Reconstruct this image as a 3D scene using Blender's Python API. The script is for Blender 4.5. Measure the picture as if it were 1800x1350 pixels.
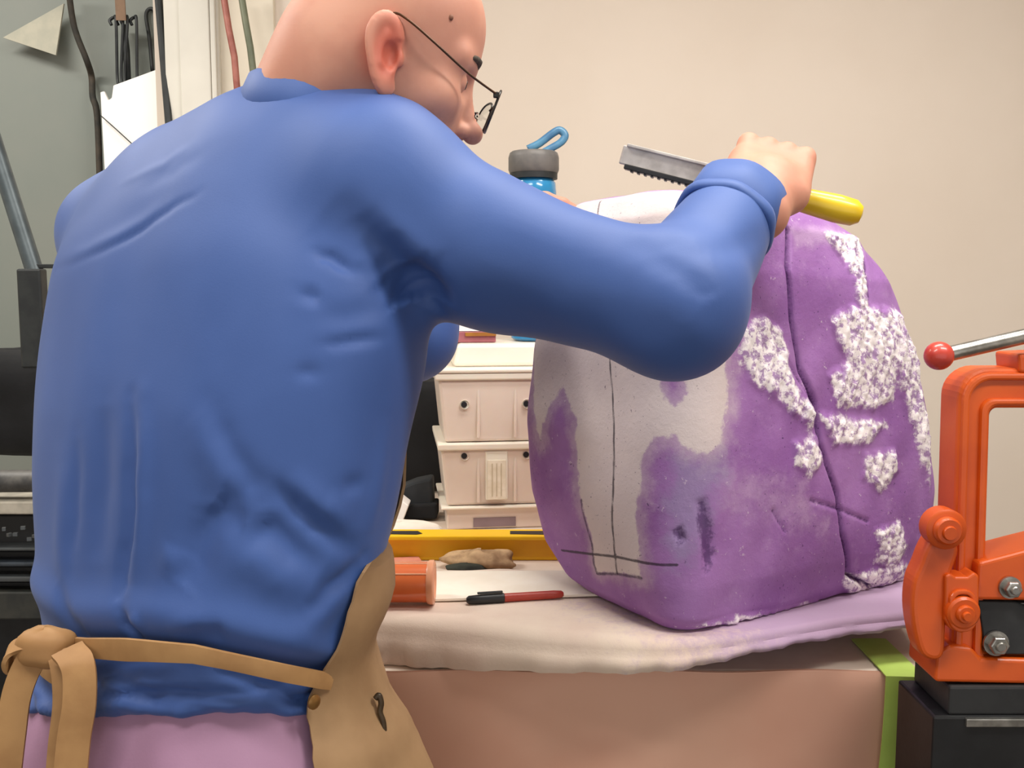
import bpy, math, random
import numpy as np
from mathutils import Vector, Matrix
random.seed(7); rng = np.random.default_rng(7)
for o in list(bpy.data.objects): bpy.data.objects.remove(o)
SC = bpy.context.scene
COL = SC.collection

# ------------------------------------------------------------------ camera
F = 1700.0; PITCH = math.radians(5.9); CAM = np.array([0.0, 0.0, 1.365])
cd = bpy.data.cameras.new('camera'); cam = bpy.data.objects.new('camera', cd); COL.objects.link(cam)
cd.sensor_width = 36; cd.lens = 36 * F / 1800; cd.clip_start = 0.05; cd.clip_end = 60
cam.location = CAM; cam.rotation_euler = (math.pi/2 - PITCH, 0, 0)
SC.camera = cam
# ------------------------------------------------------------------ world, lights, exposure
wd = bpy.data.worlds.new('world'); SC.world = wd; wd.use_nodes = True
wd.node_tree.nodes['Background'].inputs[0].default_value = (0.98, 0.95, 0.92, 1)
wd.node_tree.nodes['Background'].inputs[1].default_value = 1.0
def area(name, loc, sx, sy, power, col=(1, .96, .9), rot=(0, 0, 0)):
    l = bpy.data.lights.new(name, 'AREA'); l.shape = 'RECTANGLE'; l.size = sx; l.size_y = sy; l.energy = power; l.color = col
    o = bpy.data.objects.new(name, l); COL.objects.link(o); o.location = loc; o.rotation_euler = rot
    return o
LAMPS = [(-0.75, 0.35), (1.05, 0.45), (0.45, 1.3), (-1.75, 1.7)]  # last lamp is unseen, added to brighten the grey panel and white board
LPOW = [20, 28, 22, 30]
for (x, y), pw in zip(LAMPS, LPOW): area('ceiling_lamp_light', (x, y, 2.66), 1.1, 0.28, pw)
SC.view_settings.view_transform = 'Standard'; SC.view_settings.look = 'None'
SC.view_settings.gamma = 1; SC.view_settings.use_curve_mapping = False
SC.view_settings.exposure = 0.06

# ------------------------------------------------------------------ helpers: picture -> place
cp, sp = math.cos(PITCH), math.sin(PITCH)
FW = np.array([0, cp, -sp]); UP = np.array([0, sp, cp]); RT = np.array([1.0, 0, 0])
def W(px, py, d):
    return CAM + d * ((px-900)/F*RT - (py-675)/F*UP + FW)
def proj(P):
    q = P - CAM; d = q @ FW
    return 900 + F*(q @ RT)/d, 675 - F*(q @ UP)/d, d
def Wz(px, py, z):
    "point on the horizontal plane z seen at px,py"
    r = (px-900)/F*RT - (py-675)/F*UP + FW
    return CAM + r*((z-CAM[2])/r[2])

# ------------------------------------------------------------------ helpers: materials
def lin(c):
    c = np.array(c[:3], float)/255
    return tuple(np.where(c <= .04045, c/12.92, ((c+.055)/1.055)**2.4)) + (1.0,)
class NT:
    def __init__(s, name):
        s.m = bpy.data.materials.new(name); s.m.use_nodes = True; s.t = s.m.node_tree
        s.b = s.t.nodes['Principled BSDF']; s.tc = None
    def n(s, typ, ins=None, out=0, **pr):
        nd = s.t.nodes.new(typ)
        for k, v in pr.items(): setattr(nd, k, v)
        for k, v in (ins or {}).items():
            if hasattr(v, 'is_linked'): s.t.links.new(v, nd.inputs[k])
            else: nd.inputs[k].default_value = v
        return nd.outputs[out]
    def co(s):
        if s.tc is None: s.tc = s.n('ShaderNodeTexCoord', out=3)
        return s.tc
    def scaled(s, sc):
        return s.n('ShaderNodeMapping', {0: s.co(), 3: sc})
    def noise(s, scale, detail=3, rough=.55, vec=None, dist=0):
        return s.n('ShaderNodeTexNoise', {'Vector': vec or s.co(), 'Scale': scale, 'Detail': detail, 'Roughness': rough, 'Distortion': dist})
    def math(s, op, a, b=0.0, c=0.0):
        return s.n('ShaderNodeMath', {0: a, 1: b, 2: c}, operation=op)
    def step(s, v, lo, hi):
        return s.n('ShaderNodeMapRange', {0: v, 1: lo, 2: hi, 3: 0.0, 4: 1.0}, interpolation_type='SMOOTHSTEP')
    def mix(s, f, a, b):
        nd = s.t.nodes.new('ShaderNodeMix'); nd.data_type = 'RGBA'
        for k, v in ((0, f), (6, a), (7, b)):
            if hasattr(v, 'is_linked'): s.t.links.new(v, nd.inputs[k])
            else: nd.inputs[k].default_value = v
        return nd.outputs[2]
    def attr(s, name):
        return s.n('ShaderNodeAttribute', out=2, attribute_name=name)
    def bump(s, h, st=.3, dist=.002):
        o = s.n('ShaderNodeBump', {'Strength': st, 'Distance': dist, 'Height': h})
        s.t.links.new(o, s.b.inputs['Normal'])
    def set(s, key, v):
        if hasattr(v, 'is_linked'): s.t.links.new(v, s.b.inputs[key])
        else: s.b.inputs[key].default_value = v
MATS = {}
def M(name, c, c2=None, rough=.5, metal=0, sc=20, lo=.35, hi=.65, bump=.15, bsc=120, bd=.001, coat=0, trans=0, spec=.5, sss=0, alpha=1):
    if name in MATS: return MATS[name]
    t = NT(name)
    if c2 is None: c2 = tuple(x*.9 for x in c)
    f = t.step(t.noise(sc, 4), lo, hi)
    t.set('Base Color', t.mix(f, lin(c), lin(c2)))
    t.set('Roughness', rough); t.set('Metallic', metal); t.set('Coat Weight', coat)
    t.set('Transmission Weight', trans); t.set('Specular IOR Level', spec)
    if alpha < 1: t.set('Alpha', alpha)
    if sss: t.set('Subsurface Weight', sss); t.set('Subsurface Radius', (.01, .004, .002)); t.set('Subsurface Scale', 1.0)
    if bump: t.bump(t.noise(bsc, 3), bump, bd)
    MATS[name] = t.m
    return t.m

# ------------------------------------------------------------------ helpers: mesh shapes (all in world coordinates)
def nrm(v): v = np.asarray(v, float); return v/np.linalg.norm(v)
def frame(d, up=(0, 0, 1)):
    d = nrm(d); up = np.array(up, float)
    if abs(d @ up)/np.linalg.norm(up) > .95: up = np.array([0, 0, 1.0]) if abs(d[2]) < .8 else np.array([0, 1.0, 0])
    s = nrm(np.cross(d, up)); u = np.cross(s, d)
    return d, s, u
def join(*ms):
    V, Fa, k = [], [], 0
    for v, f in ms:
        V.append(np.asarray(v, float)); Fa += [tuple(i+k for i in q) for q in f]; k += len(v)
    return np.concatenate(V), Fa
def box(c, s, rz=0, rot=None):
    sx, sy, sz = np.array(s)/2
    v = np.array([(x, y, z) for x in (-sx, sx) for y in (-sy, sy) for z in (-sz, sz)])
    R = np.array(Matrix.Rotation(rz, 3, 'Z')) if rot is None else np.array(rot)
    return v @ R.T + np.array(c), [(0, 1, 3, 2), (4, 6, 7, 5), (0, 4, 5, 1), (2, 3, 7, 6), (0, 2, 6, 4), (1, 5, 7, 3)]
def tube(pts, r, n=12, flat=1.0, up=(0, 0, 1), cap=True, closed=False):
    pts = np.array(pts, float); m = len(pts)
    rs = np.full(m, r) if np.isscalar(r) else np.array(r, float)
    V = []; 
    tg = np.gradient(pts, axis=0) if not closed else (np.roll(pts, -1, 0)-np.roll(pts, 1, 0))
    d, s, u = frame(tg[0], up)
    for i in range(m):
        d = nrm(tg[i]); s = s - d*(s@d); s = nrm(s); u = np.cross(s, d)
        for k in range(n):
            a = 2*math.pi*k/n
            V.append(pts[i] + rs[i]*(math.cos(a)*s + flat*math.sin(a)*u))
    Fa = []
    for i in range(m if closed else m-1):
        for k in range(n):
            j = (i+1) % m
            Fa.append((i*n+k, i*n+(k+1) % n, j*n+(k+1) % n, j*n+k))
    if cap and not closed:
        Fa.append(tuple(range(n-1, -1, -1))); Fa.append(tuple((m-1)*n+k for k in range(n)))
    return np.array(V), Fa
def lathe(prof, c, axis=(0, 0, 1), n=32, up=(0, 1, 0)):
    d, s, u = frame(axis, up); V, Fa = [], []
    for r, z in prof:
        for k in range(n):
            a = 2*math.pi*k/n; V.append(np.array(c) + d*z + r*(math.cos(a)*s + math.sin(a)*u))
    for i in range(len(prof)-1):
        for k in range(n): Fa.append((i*n+k, (i+1)*n+k, (i+1)*n+(k+1) % n, i*n+(k+1) % n))
    Fa.append(tuple(range(n))); Fa.append(tuple((len(prof)-1)*n+k for k in range(n-1, -1, -1)))
    return np.array(V), Fa
def prism(pts, dv):
    pts = np.array(pts, float); n = len(pts)
    V = np.concatenate([pts, pts+np.array(dv)])
    return V, [tuple(range(n-1, -1, -1)), tuple(range(n, 2*n))] + [(i, (i+1) % n, n+(i+1) % n, n+i) for i in range(n)]
def ringprism(a, b, dv):
    a, b = np.array(a, float), np.array(b, float); n = len(a); dv = np.array(dv)
    V = np.concatenate([a, b, a+dv, b+dv]); Fa = []
    for i in range(n):
        j = (i+1) % n
        Fa += [(i, j, n+j, n+i), (2*n+i, 3*n+i, 3*n+j, 2*n+j), (i, 2*n+i, 2*n+j, j), (n+i, n+j, 3*n+j, 3*n+i)]
    return V, Fa
def rrect(x0, y0, x1, y1, r, n=6):
    P = []
    for cx, cy, a0 in ((x1-r, y1-r, 0), (x0+r, y1-r, 90), (x0+r, y0+r, 180), (x1-r, y0+r, 270)):
        for k in range(n+1):
            a = math.radians(a0+90*k/n); P.append((cx+r*math.cos(a), cy+r*math.sin(a)))
    return P
def ribbon(pts, side, width, thick):
    "flat band: pts centre line, side = across direction per point"
    pts = np.array(pts, float); m = len(pts); side = np.array(side, float)
    if side.ndim == 1: side = np.tile(side, (m, 1))
    wd_ = np.full(m, width) if np.isscalar(width) else np.array(width)
    tg = np.gradient(pts, axis=0); V, Fa = [], []
    for i in range(m):
        t = nrm(tg[i]); s = side[i]-t*(side[i]@t); s = nrm(s); nn = np.cross(t, s)
        for a, b in ((-1, -1), (-.5, -1.25), (.5, -1.25), (1, -1), (1, 1), (.5, 1.25), (-.5, 1.25), (-1, 1)):
            V.append(pts[i]+s*a*wd_[i]/2+nn*b*thick/2)
    for i in range(m-1):
        for k in range(8): Fa.append((i*8+k, i*8+(k+1) % 8, (i+1)*8+(k+1) % 8, (i+1)*8+k))
    Fa += [tuple(range(7, -1, -1)), tuple((m-1)*8+k for k in range(8))]
    return np.array(V), Fa
def spline(pts, n=8):
    "Catmull-Rom through points"
    P = np.array(pts, float); P = np.concatenate([[2*P[0]-P[1]], P, [2*P[-1]-P[-2]]]); out = []
    for i in range(1, len(P)-2):
        for k in range(n):
            t = k/n; a, b, c, d = P[i-1:i+3]
            out.append(.5*((2*b)+(-a+c)*t+(2*a-5*b+4*c-d)*t*t+(-a+3*b-3*c+d)*t**3))
    out.append(P[-2]); return np.array(out)

ORG = {}
def raw_mesh(name, v, f):
    me = bpy.data.meshes.new(name)
    if isinstance(f, np.ndarray):
        n = len(f); me.vertices.add(len(v)); me.vertices.foreach_set('co', np.ascontiguousarray(v, np.float32).ravel())
        me.loops.add(n*4); me.loops.foreach_set('vertex_index', np.ascontiguousarray(f, np.int32).ravel())
        me.polygons.add(n); me.polygons.foreach_set('loop_start', np.arange(0, n*4, 4, dtype=np.int32))
        me.update(calc_edges=True); me.validate()
    else:
        me.from_pydata([tuple(p) for p in v], [], f); me.update()
    return me
def mk(name, mesh, mat, parent=None, smooth=False, bevel=0, seg=2, label=None, cat=None, group=None, kind=None, sub=0):
    v, f = mesh; v = np.asarray(v, float)
    if parent is None: org = np.array([(v[:, 0].min()+v[:, 0].max())/2, (v[:, 1].min()+v[:, 1].max())/2, v[:, 2].min()])
    else: org = ORG[parent.name]
    me = raw_mesh(name, v-org, f); me.materials.append(mat)
    o = bpy.data.objects.new(name, me); COL.objects.link(o); ORG[o.name] = org
    if parent is None: o.location = org
    else: o.parent = parent
    if smooth == 'auto':
        me.polygons.foreach_set('use_smooth', np.ones(len(me.polygons), bool)); me.set_sharp_from_angle(angle=math.radians(40))
    elif smooth: me.polygons.foreach_set('use_smooth', np.ones(len(me.polygons), bool))
    if bevel:
        b = o.modifiers.new('bevel', 'BEVEL'); b.width = bevel; b.segments = seg; b.limit_method = 'ANGLE'; b.angle_limit = math.radians(40); b.harden_normals = False
    if sub:
        s = o.modifiers.new('sub', 'SUBSURF'); s.levels = s.render_levels = sub
    tag(o, label, cat, group, kind)
    return o
def tag(o, label=None, cat=None, group=None, kind=None):
    for k, v in (('label', label), ('category', cat), ('group', group), ('kind', kind)):
        if v: o[k] = v
    return o
def thing(name, loc, label, cat, group=None):
    o = bpy.data.objects.new(name, None); COL.objects.link(o); o.location = loc; o.empty_display_size = .05
    ORG[o.name] = np.array(loc, float); return tag(o, label, cat, group)

# ------------------------------------------------------------------ helpers: signed-distance modelling
def smin(a, b, k):
    h = np.clip(.5+.5*(b-a)/k, 0, 1); return b*(1-h)+a*h-k*h*(1-h)
def smax(a, b, k): return -smin(-a, -b, k)
def cap(p, a, b, ra, rb=None):
    rb = ra if rb is None else rb
    a = np.asarray(a, np.float32); ba = np.asarray(b, np.float32)-a; pa = p-a
    h = np.clip((pa@ba)/max(float(ba@ba), 1e-9), 0, 1)
    q = pa-h[:, None]*ba
    return np.sqrt((q*q).sum(1))-(ra+(rb-ra)*h)
def ell(p, c, r, R=None):
    q = p-np.asarray(c, np.float32)
    if R is not None: q = q@np.asarray(R, np.float32)
    r = np.asarray(r, np.float32); k0 = np.sqrt(((q/r)**2).sum(1)); k1 = np.sqrt(((q/(r*r))**2).sum(1))
    return k0*(k0-1)/np.maximum(k1, 1e-6)
def rbox(p, c, hs, r, R=None):
    q = p-np.asarray(c, np.float32)
    if R is not None: q = q@np.asarray(R, np.float32)
    q = np.abs(q)-(np.asarray(hs, np.float32)-r)
    return np.sqrt((np.maximum(q, 0)**2).sum(1))+np.minimum(q.max(1), 0)-r
def sdf_mesh(f, lo, hi, h, blk=8):
    lo = np.array(lo, float); n = np.ceil((np.array(hi)-lo)/h/blk).astype(int); N = n*blk+1
    V = np.empty(N, np.float32)
    cs = [lo[i]+(np.arange(n[i])+.5)*blk*h for i in range(3)]
    C = np.stack(np.meshgrid(*cs, indexing='ij'), -1).reshape(-1, 3).astype(np.float32)
    D = f(C); act = np.abs(D) < blk*h*1.35
    B = np.stack(np.meshgrid(*[np.arange(k) for k in n], indexing='ij'), -1).reshape(-1, 3)
    Dn = D.reshape(n); up_ = np.repeat(np.repeat(np.repeat(Dn, blk, 0), blk, 1), blk, 2)
    V[:-1, :-1, :-1] = up_; V[-1] = 1; V[:, -1] = 1; V[:, :, -1] = 1
    off = np.stack(np.meshgrid(*[np.arange(blk+1)]*3, indexing='ij'), -1).reshape(-1, 3)
    A = B[act]
    for i in range(0, len(A), 400):
        I = (A[i:i+400, None, :]*blk+off[None]).reshape(-1, 3)
        V[I[:, 0], I[:, 1], I[:, 2]] = f((lo+I*h).astype(np.float32))
    S = V < 0
    cnt = np.zeros(N-1, np.int8)
    for a in (0, 1):
        for b in (0, 1):
            for c in (0, 1): cnt += S[a:N[0]-1+a, b:N[1]-1+b, c:N[2]-1+c]
    mx = (cnt > 0) & (cnt < 8); idx = np.full(N-1, -1, np.int32); cell = np.argwhere(mx); idx[mx] = np.arange(len(cell))
    acc = np.zeros((len(cell), 3)); w = np.zeros(len(cell))
    cor = [(a, b, c) for a in (0, 1) for b in (0, 1) for c in (0, 1)]
    for a in cor:
        for b in cor:
            if sum(abs(x-y) for x, y in zip(a, b)) == 1 and a < b:
                va = V[tuple((cell+a).T)]; vb = V[tuple((cell+b).T)]; m = (va < 0) != (vb < 0)
                t = va[m]/(va[m]-vb[m]); acc[m] += np.array(a)+t[:, None]*(np.array(b)-np.array(a)); w[m] += 1
    vert = lo+(cell+acc/w[:, None])*h
    Q = []
    for ax in range(3):
        s0 = [slice(None)]*3; s1 = [slice(None)]*3; s0[ax] = slice(0, -1); s1[ax] = slice(1, None)
        d0 = S[tuple(s0)]; d1 = S[tuple(s1)]; e = np.argwhere(d0 != d1)
        u, v = (ax+1) % 3, (ax+2) % 3
        e = e[(e[:, u] > 0) & (e[:, v] > 0) & (e[:, u] < N[u]-1) & (e[:, v] < N[v]-1)]
        flip = d0[tuple(e.T)]
        eu = np.zeros(3, int); eu[u] = 1; ev = np.zeros(3, int); ev[v] = 1
        q = np.stack([idx[tuple((e-eu-ev).T)], idx[tuple((e-ev).T)], idx[tuple(e.T)], idx[tuple((e-eu).T)]], 1)
        q[~flip] = q[~flip][:, ::-1]; Q.append(q)
    Q = np.concatenate(Q); Q = Q[(Q >= 0).all(1)]
    return vert, Q.astype(np.int32)
def vnormals(v, q):
    n = np.cross(v[q[:, 2]]-v[q[:, 0]], v[q[:, 3]]-v[q[:, 1]]); N = np.zeros_like(v)
    for k in range(4): np.add.at(N, q[:, k], n)
    return N/np.maximum(np.linalg.norm(N, axis=1), 1e-12)[:, None]
def smooth_mesh(v, q, it=2, lam=.5):
    e = np.concatenate([q[:, [0, 1]], q[:, [1, 2]], q[:, [2, 3]], q[:, [3, 0]]]); e = np.concatenate([e, e[:, ::-1]])
    deg = np.bincount(e[:, 0], minlength=len(v))
    for i in range(it):
        s = np.stack([np.bincount(e[:, 0], v[e[:, 1], k], len(v)) for k in range(3)], 1)
        v = v+lam*(s/np.maximum(deg, 1)[:, None]-v)
    return v
def pdist(p, pl):
    "distance from points to a polyline (any dimension)"
    d = np.full(len(p), 1e9)
    for a, b in zip(pl[:-1], pl[1:]):
        ba = b-a; h = np.clip(((p-a)@ba)/max(ba@ba, 1e-12), 0, 1)
        d = np.minimum(d, np.linalg.norm(p-a-h[:, None]*ba, axis=1))
    return d
def polysd(p, poly):
    "2D signed distance, + inside"
    poly = np.asarray(poly); d = pdist(p, np.concatenate([poly, poly[:1]])); ins = np.zeros(len(p), bool)
    for a, b in zip(poly, np.roll(poly, -1, 0)):
        c = ((a[1] > p[:, 1]) != (b[1] > p[:, 1]))
        if a[1] != b[1]: ins ^= c & (p[:, 0] < (b[0]-a[0])*(p[:, 1]-a[1])/(b[1]-a[1])+a[0])
    return np.where(ins, d, -d)
def pick(v, n, pts):
    "nearest camera-facing vertex for each picture point -> vertex indices"
    x, y, d = proj(v); fr = (n*(CAM-v)).sum(1) > 0; out = []
    for px, py in pts:
        s = np.where(fr, (x-px)**2+(y-py)**2, 1e12); c = np.argsort(s)[:12]
        near = c[s[c] < s[c[0]]+40]; out.append(near[np.argmin(d[near])])
    return np.array(out)

# ================================================================== THE SETTING
BT = 0.877                      # bench top height
ST = 0.943                      # foam slab top height
WY = 2.62                       # back wall
m_wall = M('wall_paint', (228, 215, 200), (223, 209, 193), rough=.85, sc=1.5, bump=.05, bsc=200)
m_white = M('white_trim', (226, 222, 210), (216, 212, 200), rough=.6, sc=4, bump=.03)
m_grey = M('grey_green_panel', (132, 136, 128), (124, 131, 124), rough=.55, sc=2.2, lo=.3, hi=.7, bump=.05)
m_floor = M('concrete', (120, 114, 108), (98, 94, 90), rough=.8, sc=6, bump=.2)
m_ceil = M('ceiling_paint', (232, 228, 220), rough=.9, sc=3, bump=.05)
def setting(name, mesh, mat, **k): return mk(name, mesh, mat, kind='structure', **k)
setting('floor', box((0, .3, -.05), (6.4, 6.4, .1)), m_floor)
setting('ceiling', box((0, .3, 2.75), (6.4, 6.4, .1)), m_ceil)
setting('wall_back', box((1.13, WY+.05, 1.35), (4.14, .1, 2.7)), m_wall)
setting('wall_right', box((3.25, .3, 1.35), (.1, 6.4, 2.7)), m_wall)
setting('wall_left', box((-3.25, .3, 1.35), (.1, 6.4, 2.7)), m_wall)
gw = setting('wall_panel', box((-2.1, WY+.16, 1.35), (2.3, .1, 2.7)), m_grey)
# white door jamb between the panel and the beige wall
xj0, xj1 = W(304, 150, 2.57)[0], W(398, 150, 2.57)[0]
tr = setting('trim_1', box(((xj0+xj1)/2, WY+.0, 1.35), (xj1-xj0, .08, 2.7)), m_white, bevel=.006)
mk('casing', box(((xj0+xj1)/2+.012, WY-.046, 1.35), ((xj1-xj0)*.55, .012, 2.7)), m_white, tr, bevel=.003)
mk('casing_strip', box((xj1-.012, WY-.045, 1.35), (.014, .01, 2.7)), m_white, tr, bevel=.003)
xs0, xs1 = W(398, 100, 2.62)[0], W(472, 100, 2.62)[0]
setting('trim_2', box(((xs0+xs1)/2+.02, WY-.012, 1.35), (xs1-xs0+.04, .024, 2.7)), M('cream_board', (232, 222, 202), (229, 219, 199), rough=.6, bump=.03), bevel=.003)
m_dark = M('dark_metal', (42, 46, 46), (30, 34, 36), rough=.5, sc=30)
xp = W(291, 100, 2.55)[0]
d0 = W(276, -30, 2.52); d1 = W(306, 330, 2.52)
for (x, y), pw in zip(LAMPS, LPOW):
    L = thing('ceiling_light', (x, y, 2.70), 'long ceiling light above the %s' % ('grey panel at the far left, added to brighten it' if x < -1 else 'left side of the room' if x < -.5 else 'right side of the room' if y < 1 else 'workbench near the back wall'), 'ceiling light')
    mk('housing', box((x, y, 2.687), (1.2, .36, .026)), m_white, L, bevel=.005)
    mk('lip', ringprism([(x+a, y+b, 2.674) for a, b in rrect(-.6, -.18, .6, .18, .02)], [(x+a, y+b, 2.674) for a, b in rrect(-.56, -.145, .56, .145, .01)], (0, 0, -.012)), m_white, L)

# ------------------------------------------------------------------ left background
m_black = M('black_plastic', (24, 25, 27), (17, 18, 20), rough=.45, sc=40)
m_blackcloth = M('black_cloth', (20, 21, 24), (13, 14, 16), rough=.9, sc=15, bump=.3)
pp = tube([d0, (d0+d1)/2, d1, W(325, 620, 2.5)], .010, 8)
mk('dark_pole', pp, m_dark, label='thin dark upright pole beside the white door jamb', cat='pole', smooth='auto')
# bright white notched board
brd = [(176, 162), (183, 160), (190, 176), (196, 172), (199, 150), (286, 118), (291, 118), (300, 330), (186, 345)]
m_brd = M('bright_white_board', (252, 248, 242), (246, 243, 238), rough=.5, sc=3, bump=.02)
mk('white_board', prism([W(x, y, 2.58) for x, y in brd], (0, .012, 0)), m_brd, label='bright white notched board hanging on the grey panel', cat='board', bevel=.002)
mk('wire', tube([W(177, 203, 2.565), W(205, 228, 2.56), W(242, 262, 2.56), W(262, 285, 2.56)], .0016, 6), m_dark, label='thin dark wire running across the white notched board', cat='wire')
mk('pale_card', prism([W(x, y, 2.60) for x, y in ((5, 66), (112, 6), (98, 97))], (0, .006, 0)), M('pale_card', (182, 178, 160), (170, 168, 152), rough=.8), label='pale triangular card pinned to the grey panel', cat='card')
cordp = spline([W(119, -30, 2.56), W(127, 30, 2.58), W(135, 62, 2.59), W(152, 105, 2.60), W(161, 135, 2.64), W(163, 170, 2.63), W(171, 205, 2.62), W(176, 330, 2.62)], 6)
mk('cord', tube(cordp, .0085, 8), M('brown_cord', (74, 64, 52), (40, 40, 36), rough=.8, sc=14), label='dark brown cord hanging left of the white board', cat='cord', smooth=True)
hk = thing('hanging_hooks', W(220, 140, 2.66), 'cluster of black wire hooks hanging from a brown strap', 'hooks')
mk('strap', ribbon([W(209, -30, 2.54), W(211, 0, 2.55), W(213, 36, 2.56)], (1, 0, 0), .026, .004), M('brown_strap', (134, 108, 86), (118, 94, 76), rough=.8), hk)
for xx, lx in ((196, 206), (208, 213), (216, 219), (232, 241)):
    mk('hook', tube(spline([W(xx, 44, 2.58), W(xx-3, 36, 2.58), W(xx+4, 31, 2.58), W(xx+8, 38, 2.57), W(lx, 130, 2.6), W(lx+2, 148, 2.6)], 5), .0042, 8), m_dark, hk, smooth=True)
mk('hook_body', tube([W(218, 44, 2.615), W(222, 90, 2.615), W(225, 145, 2.615)], [.008, .010, .009], 8), m_dark, hk, smooth=True)
mk('wall_hook', tube(spline([W(276, 30, 2.63), W(270, 17, 2.63), W(261, 17, 2.63), W(257, 30, 2.63), W(263, 70, 2.63), W(268, 125, 2.63)], 6), .0052, 8), m_dark, label='single black bent hook hanging beside the dark pole', cat='hook', smooth=True)
mk('red_rod', tube([W(388, -40, 2.42), W(402, 50, 2.42), W(412, 100, 2.42), W(418, 170, 2.44), (-.66, 2.44, .9), (-.64, 2.42, .003)], .0085, 10), M('dull_red_paint', (176, 110, 96), (150, 84, 72), rough=.5), label='dull red rod leaning against the cream trim', cat='rod', smooth='auto')
mk('green_rod', tube([W(419, -40, 2.43), W(432, 40, 2.43), W(440, 84, 2.43), W(448, 150, 2.45), (-.61, 2.46, .9), (-.58, 2.44, .003)], .0088, 10), M('dull_green_paint', (118, 122, 98), (100, 106, 84), rough=.5), label='dull green rod leaning against the cream trim', cat='rod', smooth='auto')

# machine stand at far left: slanted grey arm, black case, rail shelves
st = thing('tripod_arm', W(40, 560, 1.9), 'slanted grey metal arm on a black post at the left edge', 'stand')
mk('arm', tube([W(-30, 190, 1.92), W(0, 285, 1.92), W(62, 480, 1.9)], .017, 12), M('blue_grey_metal', (84, 94, 98), (70, 80, 84), rough=.4, metal=.3), st, smooth='auto')
mk('post', box(W(60, 560, 1.86), (.046, .03, .19)), m_dark, st, bevel=.004)
mk('bracket', box(W(78, 468, 1.9), (.05, .02, .008)), m_dark, st, bevel=.001)
zt = W(30, 612, 1.9)[2]; zr = W(30, 838, 1.85)[2]
def lump(c, s, seed, amp=.12, nu=28, nv=18, p=3.0):
    V, Fa = [], []; r = np.random.default_rng(seed); ph = r.uniform(0, 6.28, 8)
    for j in range(nv+1):
        b = -math.pi/2+math.pi*j/nv
        for i in range(nu):
            a = 2*math.pi*i/nu; d = np.array([math.cos(b)*math.cos(a), math.cos(b)*math.sin(a), math.sin(b)])
            k = (np.abs(d)**p).sum()**(-1/p)
            k *= 1+amp*(math.sin(3*a+ph[0]+2*b)*.5+math.sin(5*b+ph[1]+a)*.4+math.sin(7*a+ph[2]-3*b)*.25)
            V.append(np.array(c)+d*k*np.array(s))
    for j in range(nv):
        for i in range(nu): Fa.append((j*nu+i, j*nu+(i+1) % nu, (j+1)*nu+(i+1) % nu, (j+1)*nu+i))
    return np.array(V), Fa
bc = W(0, 725, 1.9)
bg = mk('black_bag', lump(bc+np.array([0, .13, .008]), (.155, .09, (zt-zr)/2-.012), 3, .03, p=5), m_blackcloth, label='slumped black bag on the shelf at the left edge', cat='bag', smooth=True)
rk = thing('rail_rack', (bc[0], 1.86*.97, 0), 'dark metal rail rack at the left behind the man', 'rack')
xl, xr = W(-330, 900, 1.85)[0], W(150, 900, 1.85)[0]; xm = (xl+xr)/2; xw = xr-xl
def rail(name, y0, y1, mat, dep=.26, y=1.86, bev=.003):
    z0, z1 = W(30, y1, y)[2], W(30, y0, y)[2]
    return mk(name, box((xm, y*.985+dep/2-.02, (z0+z1)/2), (xw, dep, z1-z0)), mat, rk, bevel=bev)
m_railg = M('rail_grey', (92, 96, 98), (70, 74, 76), rough=.35, metal=.5, sc=8)
mk('round_bar', tube([(xl, 1.83, W(30, 854, 1.83)[2]), (xr, 1.83, W(30, 850, 1.83)[2])], .022, 16), M('worn_bar', (96, 94, 90), (60, 60, 60), rough=.5, sc=25), rk, smooth='auto')
rail('shelf_board', 879, 902, M('pale_board', (196, 188, 172), (170, 164, 150), rough=.6))
rail('tray', 903, 962, m_black, dep=.2, y=1.9)
rail('rail', 962, 968, m_railg); rail('channel', 968, 988, m_black, y=1.9); rail('rail', 988, 996, M('rail_blue', (60, 68, 76), (44, 50, 58), rough=.4)); rail('channel', 996, 1014, m_black, y=1.9)
rail('rail', 1014, 1024, m_railg); rail('channel', 1024, 1042, m_black, y=1.9); rail('panel', 1042, 1092, M('rack_olive', (62, 62, 56), (44, 46, 44), rough=.6))
zb = W(30, 1092, 1.86)[2]
for xx in (xl+.04, xr-.04):
    for yy in (1.87, 2.03): mk('leg', box((xx, yy, zb/2), (.04, .04, zb)), m_black, rk)
mk('lower_panel', box((xm, 1.95, zb-.14), (xw-.1, .2, .28)), m_black, rk)
for i in range(7):
    p = W(8+i*11+random.uniform(-3, 3), 940+random.uniform(-14, 12), 1.80); mk('metal_chip', box(p, (.008, .006, .006), random.random()*3), m_railg, rk)

# ================================================================== WORKBENCH
m_bench = M('bench_cream', (228, 212, 196), (214, 196, 178), rough=.7, sc=7, bump=.1)
m_kraft = M('tan_paper', (222, 176, 152), (214, 162, 138), rough=.65, sc=3, bump=.06, bsc=60)
BX0, BX1, BY0, BY1 = -.46, .575, 1.185, 2.42
bench = thing('workbench', ((BX0+BX1)/2, 1.6, 0), 'wide workbench covered in tan paper along its front', 'workbench')
mk('bench_top', box(((BX0+BX1)/2, (BY0+BY1)/2, BT-.03), (BX1-BX0, BY1-BY0, .06)), m_bench, bench, bevel=.004)
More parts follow.
